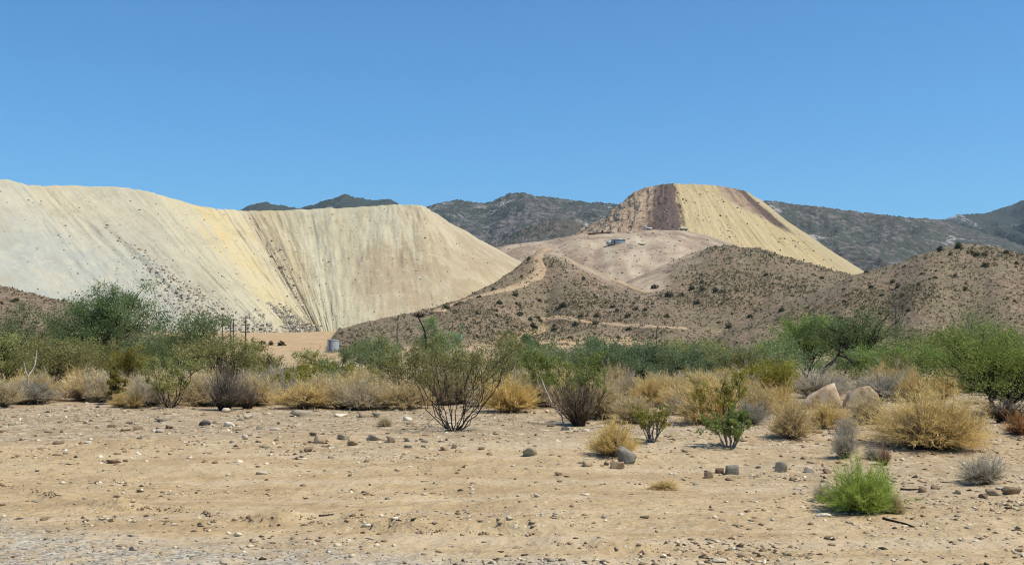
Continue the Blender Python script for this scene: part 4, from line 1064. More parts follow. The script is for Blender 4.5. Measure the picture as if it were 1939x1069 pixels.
# bare branches
def branchy(name, label, cat, lines, mat, loc):
    t = thing(name, label, cat, loc)
    for i, (pn, L) in enumerate(lines):
        V, F = tubes(L, 6); link(pn, make_mesh(pn, V, F, mat, smooth=True), t)
    return t
def pxline(pts, d, jit=0.0):
    return np.array([P(a, b, d + jit * i) for i, (a, b) in enumerate(pts)])
def rel(L, loc): return [(p - np.array(loc), r) for p, r in L]
p0 = P(55, 752, 27.0); p0[2] = float(height(p0[0], p0[1]))
branchy('dead_branch', 'bleached white forked dead branch standing in the left tangle', 'branch',
        [('trunk', rel([(pxline([(56, 762), (54, 735), (53, 710)], 27, -.02), [.03, .026, .022])], p0)),
         ('limb', rel([(pxline([(53, 712), (60, 703), (66, 690), (69, 672), (70, 662)], 27, .03), [.02, .018, .014, .01, .005])], p0)),
         ('limb', rel([(pxline([(53, 712), (49, 704), (47, 694), (45, 684)], 27, -.04), [.018, .014, .01, .005])], p0))], M_BARK_PALE, tuple(p0))
p0 = P(806, 640, 84); p0[2] = float(height(p0[0], p0[1]))
def spray(c, n, L, d, rng):
    out = []
    for i in range(n):
        a = rng.normal(size=3); a[2] = abs(a[2]) * .8 + .15; a = unit(a) * L * (0.5 + rng.random() * .6)
        out.append((np.stack([c, c + a * .5 + rng.normal(size=3) * .06, c + a]), [.022, .014, .006]))
    return out
top = P(792, 600, 84.5)
branchy('leaning_dead_tree', 'leaning bare dark tree with a twiggy head beside the pale dump foot', 'tree',
        [('trunk', rel([(pxline([(807, 662), (806, 640), (803, 622), (797, 610), (792, 600)], 84, .1), [.10, .09, .075, .06, .05])], p0)),
         ('twigs', rel(spray(top, 60, 0.75, 84, PR), p0))], M_BARK_DARK, tuple(p0))
q0 = hit(1067, 804)
branchy('slanting_stem', 'pale slanting bare stem leaning left from the dark dead bush', 'branch',
        [('stem', rel([(pxline([(1067, 806), (1064, 788), (1055, 778), (1046, 766), (1040, 752), (1032, 735), (1026, 718)], q0[1], .03), [.016, .015, .014, .013, .012, .01, .008])], q0))], M_BARK_PALE, tuple(q0))
q0 = P(700, 695, 43); q0[2] = float(height(q0[0], q0[1]))
branchy('fallen_branch', 'grey fallen dead branches lying under the pale green palo verde', 'branch',
        [('limb', rel([(pxline([(662, 680), (675, 672), (690, 682), (712, 698)], 43, .05), [.03, .035, .04, .045])], q0)),
         ('limb', rel([(pxline([(668, 690), (685, 684), (700, 694), (708, 702)], 43.2, .05), [.02, .025, .03, .035])], q0)),
         ('limb', rel([(pxline([(672, 668), (684, 676), (694, 690)], 42.8, .05), [.015, .02, .025])], q0))], M_BARK_GREY, tuple(q0))
q0 = P(590, 690, 48); q0[2] = float(height(q0[0], q0[1]))
branchy('curved_branch', 'dark curved branch arching out of the sparse clearing bush', 'branch',
        [('limb', rel([(pxline([(592, 692), (588, 682), (580, 676), (572, 674), (564, 675)], 48, .02), [.035, .03, .025, .02, .012])], q0))], M_BARK_DARK, tuple(q0))

# ------------------------------------------------------------------ rocks
def ico(sub):
    t = (1 + 5 ** .5) / 2
    V = [(-1, t, 0), (1, t, 0), (-1, -t, 0), (1, -t, 0), (0, -1, t), (0, 1, t), (0, -1, -t), (0, 1, -t), (t, 0, -1), (t, 0, 1), (-t, 0, -1), (-t, 0, 1)]
    F = [(0, 11, 5), (0, 5, 1), (0, 1, 7), (0, 7, 10), (0, 10, 11), (1, 5, 9), (5, 11, 4), (11, 10, 2), (10, 7, 6), (7, 1, 8), (3, 9, 4), (3, 4, 2), (3, 2, 6), (3, 6, 8), (3, 8, 9), (4, 9, 5), (2, 4, 11), (6, 2, 10), (8, 6, 7), (9, 8, 1)]
    V = [np.array(v) / np.linalg.norm(v) for v in V]
    for _ in range(sub):
        mid = {}; F2 = []
        def m(a, b):
            k = (min(a, b), max(a, b))
            if k not in mid:
                v = V[a] + V[b]; V.append(v / np.linalg.norm(v)); mid[k] = len(V) - 1
            return mid[k]
        for a, b, c in F:
            x, y, z = m(a, b), m(b, c), m(c, a); F2 += [(a, x, z), (b, y, x), (c, z, y), (x, y, z)]
        F = F2
    return np.array(V), np.array(F)
ICO = {s: ico(s) for s in (0, 1, 2, 3)}
def rock_shape(rng, sub=2, planes=9, rough=0.03, blocky=0.75):
    V, F = ICO[sub]; planes += 5
    N = unit(rng.normal(size=(planes, 3))); d = blocky * (0.55 + 0.6 * rng.random(planes))
    N[0] = unit(np.array([.1, .1, 1]) + rng.normal(size=3) * .12); d[0] = blocky * .6
    dot = V @ N.T; r = np.where(dot > 1e-3, d / np.maximum(dot, 1e-3), 9).min(1)
    r = np.minimum(r, 1.5 * blocky + .2) * (1 + rough * .6 * rng.normal(size=len(V)))
    R = V * r[:, None]
    lo, hi = R.min(0), R.max(0)
    return (R - (lo + hi) / 2) / (hi - lo), F        # unit box
R_SLATE = mat_rock('slate_rock', [(0.35, (0.13, 0.115, 0.088)), (0.5, (0.20, 0.176, 0.135)), (0.7, (0.29, 0.255, 0.195))])
RMATS = dict(slate=R_SLATE, tan=R_TAN, pale=R_PALE, grey=R_GREY, dark=R_DARK, brown=R_BROWN, orange=R_ORANGE)
RR = np.random.default_rng(5)
def rock_at(label, px, py, w, h, col, name='rock', sub=2, planes=9, blocky=0.75, tilt=0.0, rot=None, depth=0.8, cat='rock', sink=0.40, group=None):
    """px, py: middle of the rock's foot"""
    q = hit(px, py); s = q[1] / FPX; W = w * s * .94; Hh = h * s * 0.70
    V, F = rock_shape(RR, sub, planes, 0.018, blocky)
    V = V * np.array([W, W * depth, Hh / (1 - sink)])
    if tilt: c, sn = math.cos(tilt), math.sin(tilt); V = V @ np.array([[c, 0, -sn], [0, 1, 0], [sn, 0, c]])
    V[:, 2] += Hh * 0.5 - sink * Hh * .5
    me = make_mesh(name, V, F, RMATS[col])
    o = link(name, me, None, tuple(q), (RR.random() - .5) * 1.2 if rot is None else rot)
    return tag(o, label, cat, group)
import bmesh
def hull_rock(label, px, py, pts, col, name='boulder', cat='boulder', rough=0.035, cuts=3):
    q = hit(px, py); s = q[1] / FPX
    bm = bmesh.new()
    for p in pts: bm.verts.new(Vector(p) * s)
    r = bmesh.ops.convex_hull(bm, input=bm.verts)
    bmesh.ops.delete(bm, geom=[g for g in r['geom_interior'] + r['geom_unused'] if isinstance(g, bmesh.types.BMVert)], context='VERTS')
    bmesh.ops.subdivide_edges(bm, edges=bm.edges[:], cuts=cuts, use_grid_fill=True)
    bmesh.ops.triangulate(bm, faces=bm.faces[:])
    V = np.array([v.co[:] for v in bm.verts]); F = np.array([[v.index for v in f.verts] for f in bm.faces]); bm.free()
    S = np.abs(V).max(); a = V / S
    off = 0.6 * fbm(a[:, 0] * 3 + a[:, 2] * 2, a[:, 1] * 3 - a[:, 2] * 3, int(px), 3) + 0.4 * RR.normal(size=len(V)) * .35
    V = V + unit(V - V.mean(0)) * (off * rough * S)[:, None]
    tag(link(name, make_mesh(name, V, F, RMATS[col]), None, tuple(q)), label, cat)
hull_rock('large brown angular boulder with a shaded left face among grey shrubs', 1552, 772, [(-42, -15, -4), (-40, 22, -4), (42, -20, -4), (40, 28, -4), (-34, -12, 12), (6, -16, 40), (26, -8, 48), (37, -18, 10), (20, 22, 42), (-14, 22, 24), (38, 18, 18)], 'orange')
hull_rock('tan boulder half hidden by golden shrubs, right of the brown boulder', 1630, 774, [(-38, -15, -4), (38, -15, -4), (-34, 22, -4), (38, 24, -4), (-24, -12, 26), (-6, -12, 42), (14, -8, 45), (30, -12, 28), (10, 20, 40), (-20, 16, 30)], 'orange')
hull_rock('smooth white boulder in front of the bluish green bush', 1190, 750, [(-24, -10, -3), (22, -10, -3), (-20, 14, -3), (22, 14, -3), (-18, -8, 12), (2, -8, 24), (16, -6, 27), (22, -8, 16), (10, 12, 25), (-10, 10, 18)], 'pale')
hull_rock('leaning dark grey boulder with a flat top beside the tan cobble', 1186, 876, [(-17, -6, 14), (-16, -10, 27), (-7, -2, 32), (19, -6, 13), (15, -10, 2), (0, -12, -4), (-13, 10, 30), (17, 12, 16), (0, 14, -4), (-15, 8, 3), (5, -12, 20)], 'slate', rough=.02)
rock_at('smooth tan cobble lying in front of the leaning grey boulder', 1169, 886, 29, 17, 'tan', 'cobble', 3, 9, 0.9, 0, 0.1)
rock_at('half-buried grey slab left of the leaning grey boulder', 1004, 862, 32, 20, 'grey', 'flat_rock', 2, 7, 0.7)
rock_at('dark grey stone at the foot of the slanting stem', 1070, 814, 17, 9, 'dark')
hull_rock('square grey block right of the dark brown stone', 1385, 896, [(-13, -9, -3), (13, -10, -3), (-11, 9, -3), (14, 8, -3), (-11, -8, 13), (12, -8, 15), (-9, 8, 14), (13, 7, 16)], 'slate', 'block', 'rock', .03)
rock_at('dark brown wedge stone left of the square grey block', 1362, 895, 20, 14, 'brown', 'rock', 2, 6, 0.65)
rock_at('tan stone standing on edge left of the dark brown wedge', 1342, 904, 18, 19, 'tan', 'rock', 2, 7, 0.7)
rock_at('rounded grey half-buried stone left of the white wedge stone', 1479, 892, 30, 22, 'grey', 'cobble', 3, 11, 0.95, sink=0.55)
rock_at('white wedge-shaped stone left of the bright green tuft', 1533, 894, 22, 13, 'pale', 'rock', 2, 5, 0.6, 0.3)
rock_at('dark brown stone between the white wedge and the green tuft', 1565, 895, 20, 12, 'brown')
rock_at('brown rock ledge at the right edge of the picture', 1917, 934, 40, 16, 'brown', 'rock', 2, 7, 0.7)
rock_at('tan flat rock below the grey dead shrub at the right', 1882, 935, 34, 12, 'tan', 'flat_rock')
rock_at('dark stone left of the tan flat rock at the right', 1862, 942, 18, 10, 'brown')
rock_at('brown stone in the stony line right of the green tuft', 1747, 931, 18, 14, 'brown')
rock_at('reddish dark stone beside the brown one right of the green tuft', 1772, 925, 18, 9, 'brown')
rock_at('light brown stone in the stony line near the grey dead shrub', 1812, 934, 16, 11, 'tan')
rock_at('flat dark brown slab alone on the sand at left', 215, 876, 31, 8, 'brown', 'flat_rock', 2, 7, 0.75, 0, 0.0, 0.5)
rock_at('small brown piece at the right end of the flat brown slab', 238, 873, 11, 5, 'brown')
rock_at('dark round stone on the gravel at lower left', 250, 1041, 13, 9, 'dark', 'stone', 2, 10, 0.85)
rock_at('dark square block near the foot of the purplish dead bush', 388, 804, 25, 13, 'dark', 'block', 2, 6, 0.55)
rock_at('reddish brown stone left of the dark square block', 320, 811, 20, 9, 'brown')
rock_at('white stone at the foot of the purplish dead bush', 428, 780, 19, 11, 'pale')
rock_at('flat white stone right of the purplish dead bush', 470, 791, 20, 9, 'pale', 'flat_rock')
rock_at('pale flat stone below the purplish dead bush', 434, 806, 21, 11, 'pale', 'flat_rock')
rock_at('small white cobble on the sand below the flat white stone', 465, 831, 14, 13, 'pale')
rock_at('grey stone right of the pale flat stone', 490, 812, 16, 9, 'grey')
rock_at('wide grey slab under the broad golden shrub', 572, 787, 46, 16, 'grey', 'flat_rock', 3, 8, 0.75)
rock_at('long flat white rock under the straw shrubs', 646, 788, 30, 7, 'pale', 'flat_rock')
rock_at('tan flat rock right of the long flat white rock', 689, 789, 30, 13, 'tan', 'rock')
rock_at('round grey stone right of the tan flat rock', 713, 789, 17, 12, 'grey', 'cobble', 3, 12, 0.9)
rock_at('pale flat slab left of the fanning creosote base', 772, 795, 24, 9, 'pale', 'flat_rock')
rock_at('big round tan cobble with a dark underside left of centre', 607, 837, 27, 20, 'tan', 'cobble', 3, 9, 0.85)
rock_at('flat tan slab behind the big round tan cobble', 603, 823, 36, 9, 'tan', 'flat_rock')
rock_at('chunky dark brown stone in front of the big tan cobble', 584, 854, 23, 11, 'brown', 'rock', 2, 7, 0.65)
rock_at('grey cobble right of the big tan cobble', 650, 831, 24, 13, 'grey', 'cobble')
rock_at('tan cobble right of the big tan cobble, nearer the camera', 668, 842, 20, 11, 'tan', 'cobble')
rock_at('grey-brown stone in the middle of the row left of the fanning creosote', 705, 832, 26, 13, 'grey')
rock_at('blocky brownish stone in the row left of the fanning creosote', 741, 836, 24, 15, 'tan', 'block', 2, 7, 0.65)
rock_at('grey stone at the right end of the row left of the fanning creosote', 772, 835, 18, 10, 'grey')
rock_at('dark flat stone below the right end of the stone row', 773, 847, 17, 8, 'grey', 'flat_rock')
rock_at('tan stone below the fanning creosote, left one', 841, 852, 18, 11, 'tan')
rock_at('tan stone below the fanning creosote, right one', 861, 848, 12, 11, 'tan')
rock_at('pale yellow flat stone alone on the sand left of centre', 496, 896, 24, 6, 'pale', 'flat_rock')
rock_at('cream stone on the lower left sand', 450, 1013, 19, 9, 'pale')
rock_at('white stone on the central sand', 1016, 940, 13, 9, 'pale')
rock_at('long pale flat stone on the central sand', 1108, 937, 22, 5, 'pale', 'flat_rock')
rock_at('brown stone on the sand left of the tan cobble', 1057, 899, 15, 8, 'brown')
rock_at('tan stone left of the smooth tan cobble', 1112, 882, 20, 13, 'tan')
rock_at('orange-brown stone touching the smooth tan cobble on the left', 1149, 880, 12, 9, 'brown')
rock_at('flat grey slab at the upper left of the sand', 308, 796, 32, 6, 'grey', 'flat_rock', 2, 7, .75, 0, 0.2)
rock_at('tan wedge stone at the upper left of the sand', 240, 815, 22, 9, 'tan')
rock_at('white pebble at the upper left of the sand', 162, 801, 11, 8, 'pale')
rock_at('pale flat stone beside the fallen stick below the green tuft', 1563, 976, 34, 6, 'pale', 'flat_rock')
rock_at('pale cream stone half sunk at the bottom right of centre', 1362, 1062, 30, 10, 'pale', 'flat_rock', sink=.4)

def stick(label, pts, r, mat):
    W_ = [hit(a, b) + np.array([0, 0, r * .8]) for a, b in pts]; W_ = np.array(W_); n = len(W_)
    loc = W_[0].copy(); V, F = tubes([(W_ - loc, np.linspace(r, r * .5, n))], 6)
    tag(link('stick', make_mesh('stick', V, F, mat, smooth=True), None, tuple(loc)), label, 'stick')
stick('grey curved stick lying below the bright green tuft', [(1610, 976), (1620, 972), (1632, 971), (1648, 973)], 0.012, M_BARK_GREY)
stick('dark forked stick on the sand right of the green tuft', [(1672, 982), (1690, 987), (1712, 992), (1732, 999)], 0.012, M_BARK_DARK)
stick('short dark stick on the sand left of centre', [(605, 977), (620, 976), (632, 974)], 0.010, M_BARK_DARK)
stick('thin dark stick lying right of the green tuft', [(1705, 927), (1722, 928), (1738, 927)], 0.014, M_BARK_DARK)

# loose stones over the open ground: 300 of them singly, the finer grit as one mass
STONE_MESH = {c: [make_mesh('stone', *(lambda vf: (vf[0], vf[1]))(rock_shape(np.random.default_rng(900 + 10 * j + i), 1, 7, 0.03, 0.72)), RMATS[c]) for i in range(4)] for j, c in enumerate(('tan', 'pale', 'grey', 'brown', 'dark'))}
WORDS = dict(tan='tan', pale='whitish', grey='grey', brown='brown', dark='blackish')
sr = np.random.default_rng(31)
n_placed = 0
while n_placed < 300:
    px = sr.random() * 1960 - 10
    py = 772 + abs(sr.normal()) * 48 if sr.random() < .80 else 800 + 265 * sr.random()
    if py > 1066: continue
    if 800 < px < 1100 and py < 800: continue
    q = hit(px, py); c = ('tan', 'pale', 'grey', 'brown', 'dark')[sr.choice(5, p=[.42, .26, .12, .16, .04])]
    s = (0.032 + 0.075 * sr.random() ** 2.6) * (1.0 if py < 880 else 0.75) * (1 + 0.35 * (py < 820))
    o = link('stone', STONE_MESH[c][sr.integers(4)], None, (q[0], q[1], q[2] + s * .04), sr.random() * 6.28, (s * (1 + .9 * sr.random()), s * (1 + .3 * sr.random()), s * (.35 + .45 * sr.random())))
    tag(o, 'small %s loose stone, one of many strewn over the open sandy ground' % WORDS[c], 'stone', 'small %s stones strewn on the sand' % WORDS[c])
    n_placed += 1

def grit(name, pos, size, flat, palette, prob, rng, shape='octa', mat=None):
    V0 = np.array([(1, 0, 0), (0, 1, 0), (-1, 0, 0), (0, -1, 0), (0, 0, 1), (0, 0, -1)], float)
    F0 = np.array([(0, 1, 4), (1, 2, 4), (2, 3, 4), (3, 0, 4), (1, 0, 5), (2, 1, 5), (3, 2, 5), (0, 3, 5)])
    n = len(pos); a = rng.random(n) * 6.28; c, s = np.cos(a), np.sin(a)
    V = V0[None] * (1 + rng.normal(size=(n, 6, 1)) * .22) + rng.normal(size=(n, 6, 3)) * .16
    V = V * np.stack([size * (1 + .5 * rng.random(n)), size, size * flat * (.6 + .8 * rng.random(n))], -1)[:, None]
    X = V[..., 0] * c[:, None] - V[..., 1] * s[:, None]; Y = V[..., 0] * s[:, None] + V[..., 1] * c[:, None]
    V = np.stack([X, Y, V[..., 2]], -1) + pos[:, None]
    F = (F0[None] + (np.arange(n) * 6)[:, None, None]).reshape(-1, 3)
    pal = np.array(palette); k = rng.choice(len(pal), n, p=prob)
    col = pal[k] * (0.8 + .4 * rng.random((n, 1)))
    return stuff(link(name, make_mesh(name, V.reshape(-1, 3), F, mat or M_TINT, colors=np.repeat(col, 6, axis=0))))

gr = np.random.default_rng(77)
near = (GY > 6.5) & (GY < 45) & (GF == 0)
dens = 0.25 + 2.2 * sstep(0.05, 0.5, fbm(GX * 0.6, GY * 0.9, 501, 4)) + 1.0 * sstep(15, 18, GY) + 0.6 * sstep(1, 4, GX)
pp = scatter_cells(near, 34000, gr, dens)
sz = (0.004 + 0.026 * gr.random(len(pp)) ** 6) * (0.8 + pp[:, 1] / 24.0)
grit('gravel_grit', pp + np.array([0, 0, 0.002]), sz, 0.6, [(0.42, 0.31, 0.19), (0.57, 0.46, 0.31), (0.30, 0.25, 0.18), (0.22, 0.145, 0.085), (0.085, 0.06, 0.04), (0.66, 0.55, 0.39)], [.28, .20, .08, .22, .14, .08], gr)
pp = scatter_cells((GY > 14.5) & (GY < 30) & (GF == 0), 1300, gr, (0.2 + sstep(-.1, .4, fbm(GX * .7, GY * .7, 505, 3))) * sstep(30, 20, GY))
grit('broken_stones', pp - np.array([0, 0, .004]), 0.018 + 0.045 * gr.random(len(pp)) ** 3, 0.5, [(0.44, 0.32, 0.19), (0.60, 0.50, 0.35), (0.33, 0.27, 0.19), (0.23, 0.15, 0.09)], [.4, .25, .15, .2], gr)
gmask = (GW['gravel'] > 0.3) & (GY > 6)
if gmask.any():
    pp = scatter_cells(gmask, 4500, gr, GW['gravel'])
    grit('road_gravel', pp + np.array([0, 0, 0.003]), 0.006 + 0.009 * gr.random(len(pp)), 0.7, [(0.22, 0.185, 0.15), (0.38, 0.33, 0.265), (0.55, 0.49, 0.40), (0.42, 0.31, 0.19)], [.3, .35, .2, .15], gr)
# clods broken along the old grader tracks
cl = []
for ln in RUTS:
    for (a, b) in zip(ln[:-1], ln[1:]):
        for k in range(int(abs(b[0] - a[0]) * .4)):
            t = gr.random()
            if vnoise((a[0] + (b[0] - a[0]) * t) * .035, a[1] * .1, 88) < .0: continue
            cl.append(hit(a[0] + (b[0] - a[0]) * t + gr.normal() * 5, a[1] + (b[1] - a[1]) * t + gr.normal() * 2.4 + 1))
cl = np.array(cl)
grit('dirt_clods', cl + np.array([0, 0, .004]), 0.005 + 0.022 * gr.random(len(cl)) ** 3, 0.8, [(0.36, 0.25, 0.14), (0.21, 0.145, 0.08), (0.44, 0.33, 0.2)], [.5, .25, .25], gr)
# dry litter and low dead grass between the shrubs
pp = scatter_cells((GY > 19) & (GY < 60) & (GF == 0), 9000, gr, 0.2 + sstep(0.0, 0.4, fbm(GX * 0.6, GY * 0.6, 503, 3)))
hgt = (0.03 + 0.12 * gr.random(len(pp)) ** 2) * (pp[:, 1] / 25)
dirv = unit(gr.normal(size=(len(pp), 3)) * .6 + np.array([0, 0, .8]))
E = pp + dirv * hgt[:, None]; V, F = strands(pp, (pp + E) / 2 + np.array([0, 0, .01]), E, 0.004 * pp[:, 1] / 22, gr)
stuff(link('dry_grass', make_mesh('dry_grass', V, F, T_STRAW, dict(tip=np.tile([.3, .3, .7, .7, 1.], len(pp)), rnd=np.repeat(gr.random(len(pp)), 5)))))

# ------------------------------------------------------------------ hillside plants and stones
hr = np.random.default_rng(55)
hillm = (GF >= 1) & (GF <= 4)
def clump_mesh(rng, n, mat, name, tall=0.9):
    d = unit(rng.normal(size=(n, 3))); d[:, 2] = np.abs(d[:, 2]); r = rng.random(n)[:, None] ** .45
    c = d * r * np.array([.5, .5, tall]); V, F = leaves(c, 0.30, rng, .8)
    return make_mesh(name, V, F, mat, dict(rnd=np.repeat(rng.random(n), 3)))
HS = [clump_mesh(np.random.default_rng(600 + i), 90, M_HSHRUB, 'foliage', .6 + .1 * i) for i in range(5)]
named = [(497, 652), (513, 653), (533, 654), (1160, 582), (1148, 574), (1066, 582), (1056, 586), (1018, 602), (1022, 608), (1004, 606), (1090, 616), (940, 598), (868, 562), (890, 556), (905, 563), (945, 575), (975, 560), (1128, 614), (1190, 600), (1205, 586), (1222, 588), (1200, 575), (1235, 576), (1262, 600),
         (1266, 562), (1240, 546), (1290, 560), (1310, 548), (1330, 550), (1355, 553), (1366, 576), (1320, 575), (1395, 552), (1450, 522), (1556, 528), (1598, 548), (1600, 572), (1623, 511), (1640, 516), (1690, 535), (1745, 520), (1770, 470), (1780, 474), (1815, 470), (1816, 466),
         (1865, 504), (1925, 500), (1905, 480), (1845, 483), (1850, 485), (1700, 545), (1710, 560), (1670, 560), (1650, 545), (1500, 560), (1420, 600), (1480, 590), (1380, 620), (1100, 600), (1050, 625), (1010, 620), (1080, 640), (1170, 640), (1130, 600), (1190, 625), (845, 585), (862, 592), (800, 600), (960, 612), (985, 594)]
ng = 0
for (a, b) in named:
    q = hit(a, b)
    if q is None or q[1] < 120: continue
    s = q[1] / FPX * (8 + 9 * hr.random())
    o = link('hillside_shrub', HS[hr.integers(5)], None, tuple(q - np.array([0, 0, .1 * s])), hr.random() * 6.28, (s, s, s * (.65 + .3 * hr.random())))
    tag(o, 'dark round shrub dotting the brown desert hillsides', 'shrub', 'dark shrubs on the brown hillsides'); ng += 1
pp = scatter_cells(hillm | ((GF == 0) & (GY > 200) & (GW['scrub'] > .3)), 300 - ng, hr, (0.15 + sstep(-.1, .4, fbm(GX * .02, GY * .02, 71, 3))) * (1 - .9 * np.clip(GW['pink'] * 1.3, 0, 1)))
for q in pp:
    s = q[1] / FPX * (3.5 + 8 * hr.random() ** 2)
    o = link('hillside_shrub', HS[hr.integers(5)], None, tuple(q - np.array([0, 0, .1 * s])), hr.random() * 6.28, (s, s, s * (.6 + .35 * hr.random())))
    tag(o, 'dark round shrub dotting the brown desert hillsides', 'shrub', 'dark shrubs on the brown hillsides')
pp = scatter_cells(hillm | ((GF == 0) & (GY > 150) & (GW['scrub'] > .3)), 36000, hr, (0.35 + sstep(-.2, .35, fbm(GX * .03, GY * .03, 72, 4))) * (1 - .93 * np.clip(GW['pink'] * 1.3, 0, 1)))
k = 4; n = len(pp); c = np.repeat(pp, k, 0); sz = np.repeat(pp[:, 1] / FPX * (1.4 + 3.2 * hr.random(n) ** 2.4), k)
c = c + hr.normal(size=c.shape) * (sz * .35)[:, None]; c[:, 2] += sz * .2
V, F = leaves(c, 1.0, hr, .8); V = (V.reshape(-1, 3, 3) - c[:, None]) * sz[:, None, None] + c[:, None]
stuff(link('hillside_scrub', make_mesh('hillside_scrub', V.reshape(-1, 3), F, M_SCRUB, dict(rnd=np.repeat(np.repeat(hr.random(n), k) * .7 + .3 * hr.random(n * k), 3)))))
pp = scatter_cells(hillm, 6500, hr, 0.25 + sstep(-.05, .3, fbm(GX * .03, GY * .03, 73, 4)))
grit('hillside_rocks', pp, pp[:, 1] / FPX * (0.7 + 1.8 * hr.random(len(pp)) ** 3), 0.7, [(0.34, 0.25, 0.175), (0.46, 0.37, 0.27), (0.20, 0.13, 0.09), (0.12, 0.085, 0.065)], [.4, .25, .2, .15], hr)
pp = scatter_cells(GF == 5, 3500, hr)
grit('terrace_rocks', pp, pp[:, 1] / FPX * (0.5 + 2.0 * hr.random(len(pp)) ** 3), 0.7, [(0.26, 0.19, 0.15), (0.48, 0.38, 0.29), (0.14, 0.11, 0.09)], [.4, .3, .3], hr)

# rubble rolled down the dumps
def on_patch(S, T, Vv, tt, vv):
    i = np.clip(np.searchsorted(T, tt), 1, len(T) - 1); j = np.clip(np.searchsorted(Vv, vv), 1, len(Vv) - 1)
    return S[i, j]
rr = np.random.default_rng(66)
def rub_points(n, lo=0.25):
    out_t, out_v = [], []
    while len(out_t) < n:
        t = rr.random(4000) * 18; v = rr.random(4000); w = rub(t, v)
        w = np.where(t > 9.4, w * .5, w)
        m = rr.random(4000) < w
        out_t += list(t[m]); out_v += list(v[m])
    return np.array(out_t[:n]), np.array(out_v[:n])
t_, v_ = rub_points(5200)
pp = on_patch(D_S, D_T, D_V, t_, v_) + rr.normal(size=(len(t_), 3)) * .5
pp[:, 2] += .1
grit('dump_rubble', pp, 0.16 + 0.42 * rr.random(len(pp)) ** 2.5, 0.8, [(0.42, 0.37, 0.28), (0.55, 0.50, 0.38), (0.27, 0.235, 0.185), (0.15, 0.125, 0.10)], [.35, .25, .25, .15], rr)
t_, v_ = rub_points(300)
pp = on_patch(D_S, D_T, D_V, t_, v_)
for i, q in enumerate(pp):
    c = ('pale', 'grey', 'tan', 'brown')[rr.choice(4, p=[.35, .35, .2, .1])]; s = 0.6 + 1.3 * rr.random() ** 2
    tag(link('rubble_boulder', STONE_MESH[c][rr.integers(4)], None, tuple(q + np.array([0, 0, .15])), rr.random() * 6.28, (s * 1.2, s, s * .8)), 'angular boulder in the rubble at the foot of the pale mine dump', 'boulder', 'rubble boulders on the pale dump')
# sparse dark specks over the dump and mound faces
t_ = rr.random(1100) * 17; v_ = rr.random(1100) ** .8
pp = on_patch(D_S, D_T, D_V, t_, v_)
grit('dump_stones', pp, 0.15 + 0.45 * rr.random(len(pp)) ** 3, 0.8, [(0.20, 0.17, 0.13), (0.52, 0.48, 0.38), (0.30, 0.25, 0.18)], [.45, .2, .35], rr)
t_ = rr.random(1500) ** 1.4 * 9; v_ = rr.random(1500)
pp = on_patch(R_S, R_T, R_V, t_, v_)
grit('mound_stones', pp, 0.25 + 1.1 * rr.random(len(pp)) ** 4, 0.8, [(0.13, 0.085, 0.065), (0.10, 0.075, 0.05), (0.40, 0.30, 0.2)], [.45, .35, .2], rr)

# ------------------------------------------------------------------ tracks
M_ROAD = mat_plain('dirt_track', (0.33, 0.22, 0.125), (0.44, 0.315, 0.19), 0.4, bump=0.5, dist=0.3)
def track(name, pts, w, lift=0.35):
    W_ = [hit(a, b) for a, b in pts]; W_ = np.array([q for q in W_ if q is not None])
    t = np.linspace(0, len(W_) - 1, len(W_) * 14); C = spline(W_, t)
    d = np.gradient(C[:, :2], axis=0); d = unit(d); nrm = np.stack([-d[:, 1], d[:, 0]], -1)
    ww = (w * (0.85 + 0.25 * vnoise(t * 2.2, t * 0, 700)))[:, None]
    cols = []
    for o in (-.6, -.5, -.17, .17, .5, .6):
        xy = C[:, :2] + nrm * o * ww; z = height(xy[:, 0], xy[:, 1])
        zc = height(C[:, 0], C[:, 1]); z = np.maximum(z, zc - .6) + lift if abs(o) < .55 else z - .6
        cols.append(np.concatenate([xy, np.asarray(z)[:, None]], 1))
    Gd = np.stack(cols, 1); n, m = Gd.shape[:2]; idx = np.arange(n * m).reshape(n, m)
    F = np.stack([idx[:-1, :-1], idx[1:, :-1], idx[1:, 1:], idx[:-1, 1:]], -1).reshape(-1, 4)
    struct(link(name, make_mesh(name, Gd.reshape(-1, 3), F, M_ROAD, smooth=True)))
track('dirt_track', [(826, 592), (850, 579), (885, 567), (925, 556), (965, 546), (995, 534), (1014, 523), (1023, 512), (1020, 500), (1018, 488), (1024, 476), (1034, 469)], 5.5)
track('dirt_track', [(1030, 603), (1065, 602), (1100, 608), (1150, 613), (1200, 617), (1245, 620), (1300, 622)], 4.0, .25)
track('dirt_track', [(1060, 486), (1100, 503), (1140, 520), (1175, 536), (1205, 549), (1228, 556)], 4.0)

# ------------------------------------------------------------------ man-made things
M_WOOD = mat_plain('weathered_pole_wood', (0.045, 0.034, 0.027), (0.10, 0.08, 0.065), 3)
M_STEEL = mat_plain('galvanised_steel', (0.38, 0.38, 0.38), (0.47, 0.47, 0.46), 1.5, 0.6, 0.15, 0.2)
M_RUST = mat_plain('rusty_steel', (0.09, 0.05, 0.035), (0.17, 0.10, 0.065), 2)
M_BLUE = mat_plain('faded_blue_paint', (0.16, 0.24, 0.36), (0.26, 0.33, 0.44), 1.2, 0.6)
M_WHITE = mat_plain('white_paint', (0.66, 0.65, 0.62), (0.78, 0.77, 0.74), 0.8, 0.6)
M_SHED = mat_plain('pale_blue_sheet', (0.40, 0.42, 0.38), (0.46, 0.47, 0.42), 0.5, 0.6)
M_BLACK = mat_plain('dark_opening', (0.018, 0.016, 0.015), (0.035, 0.03, 0.028), 1)
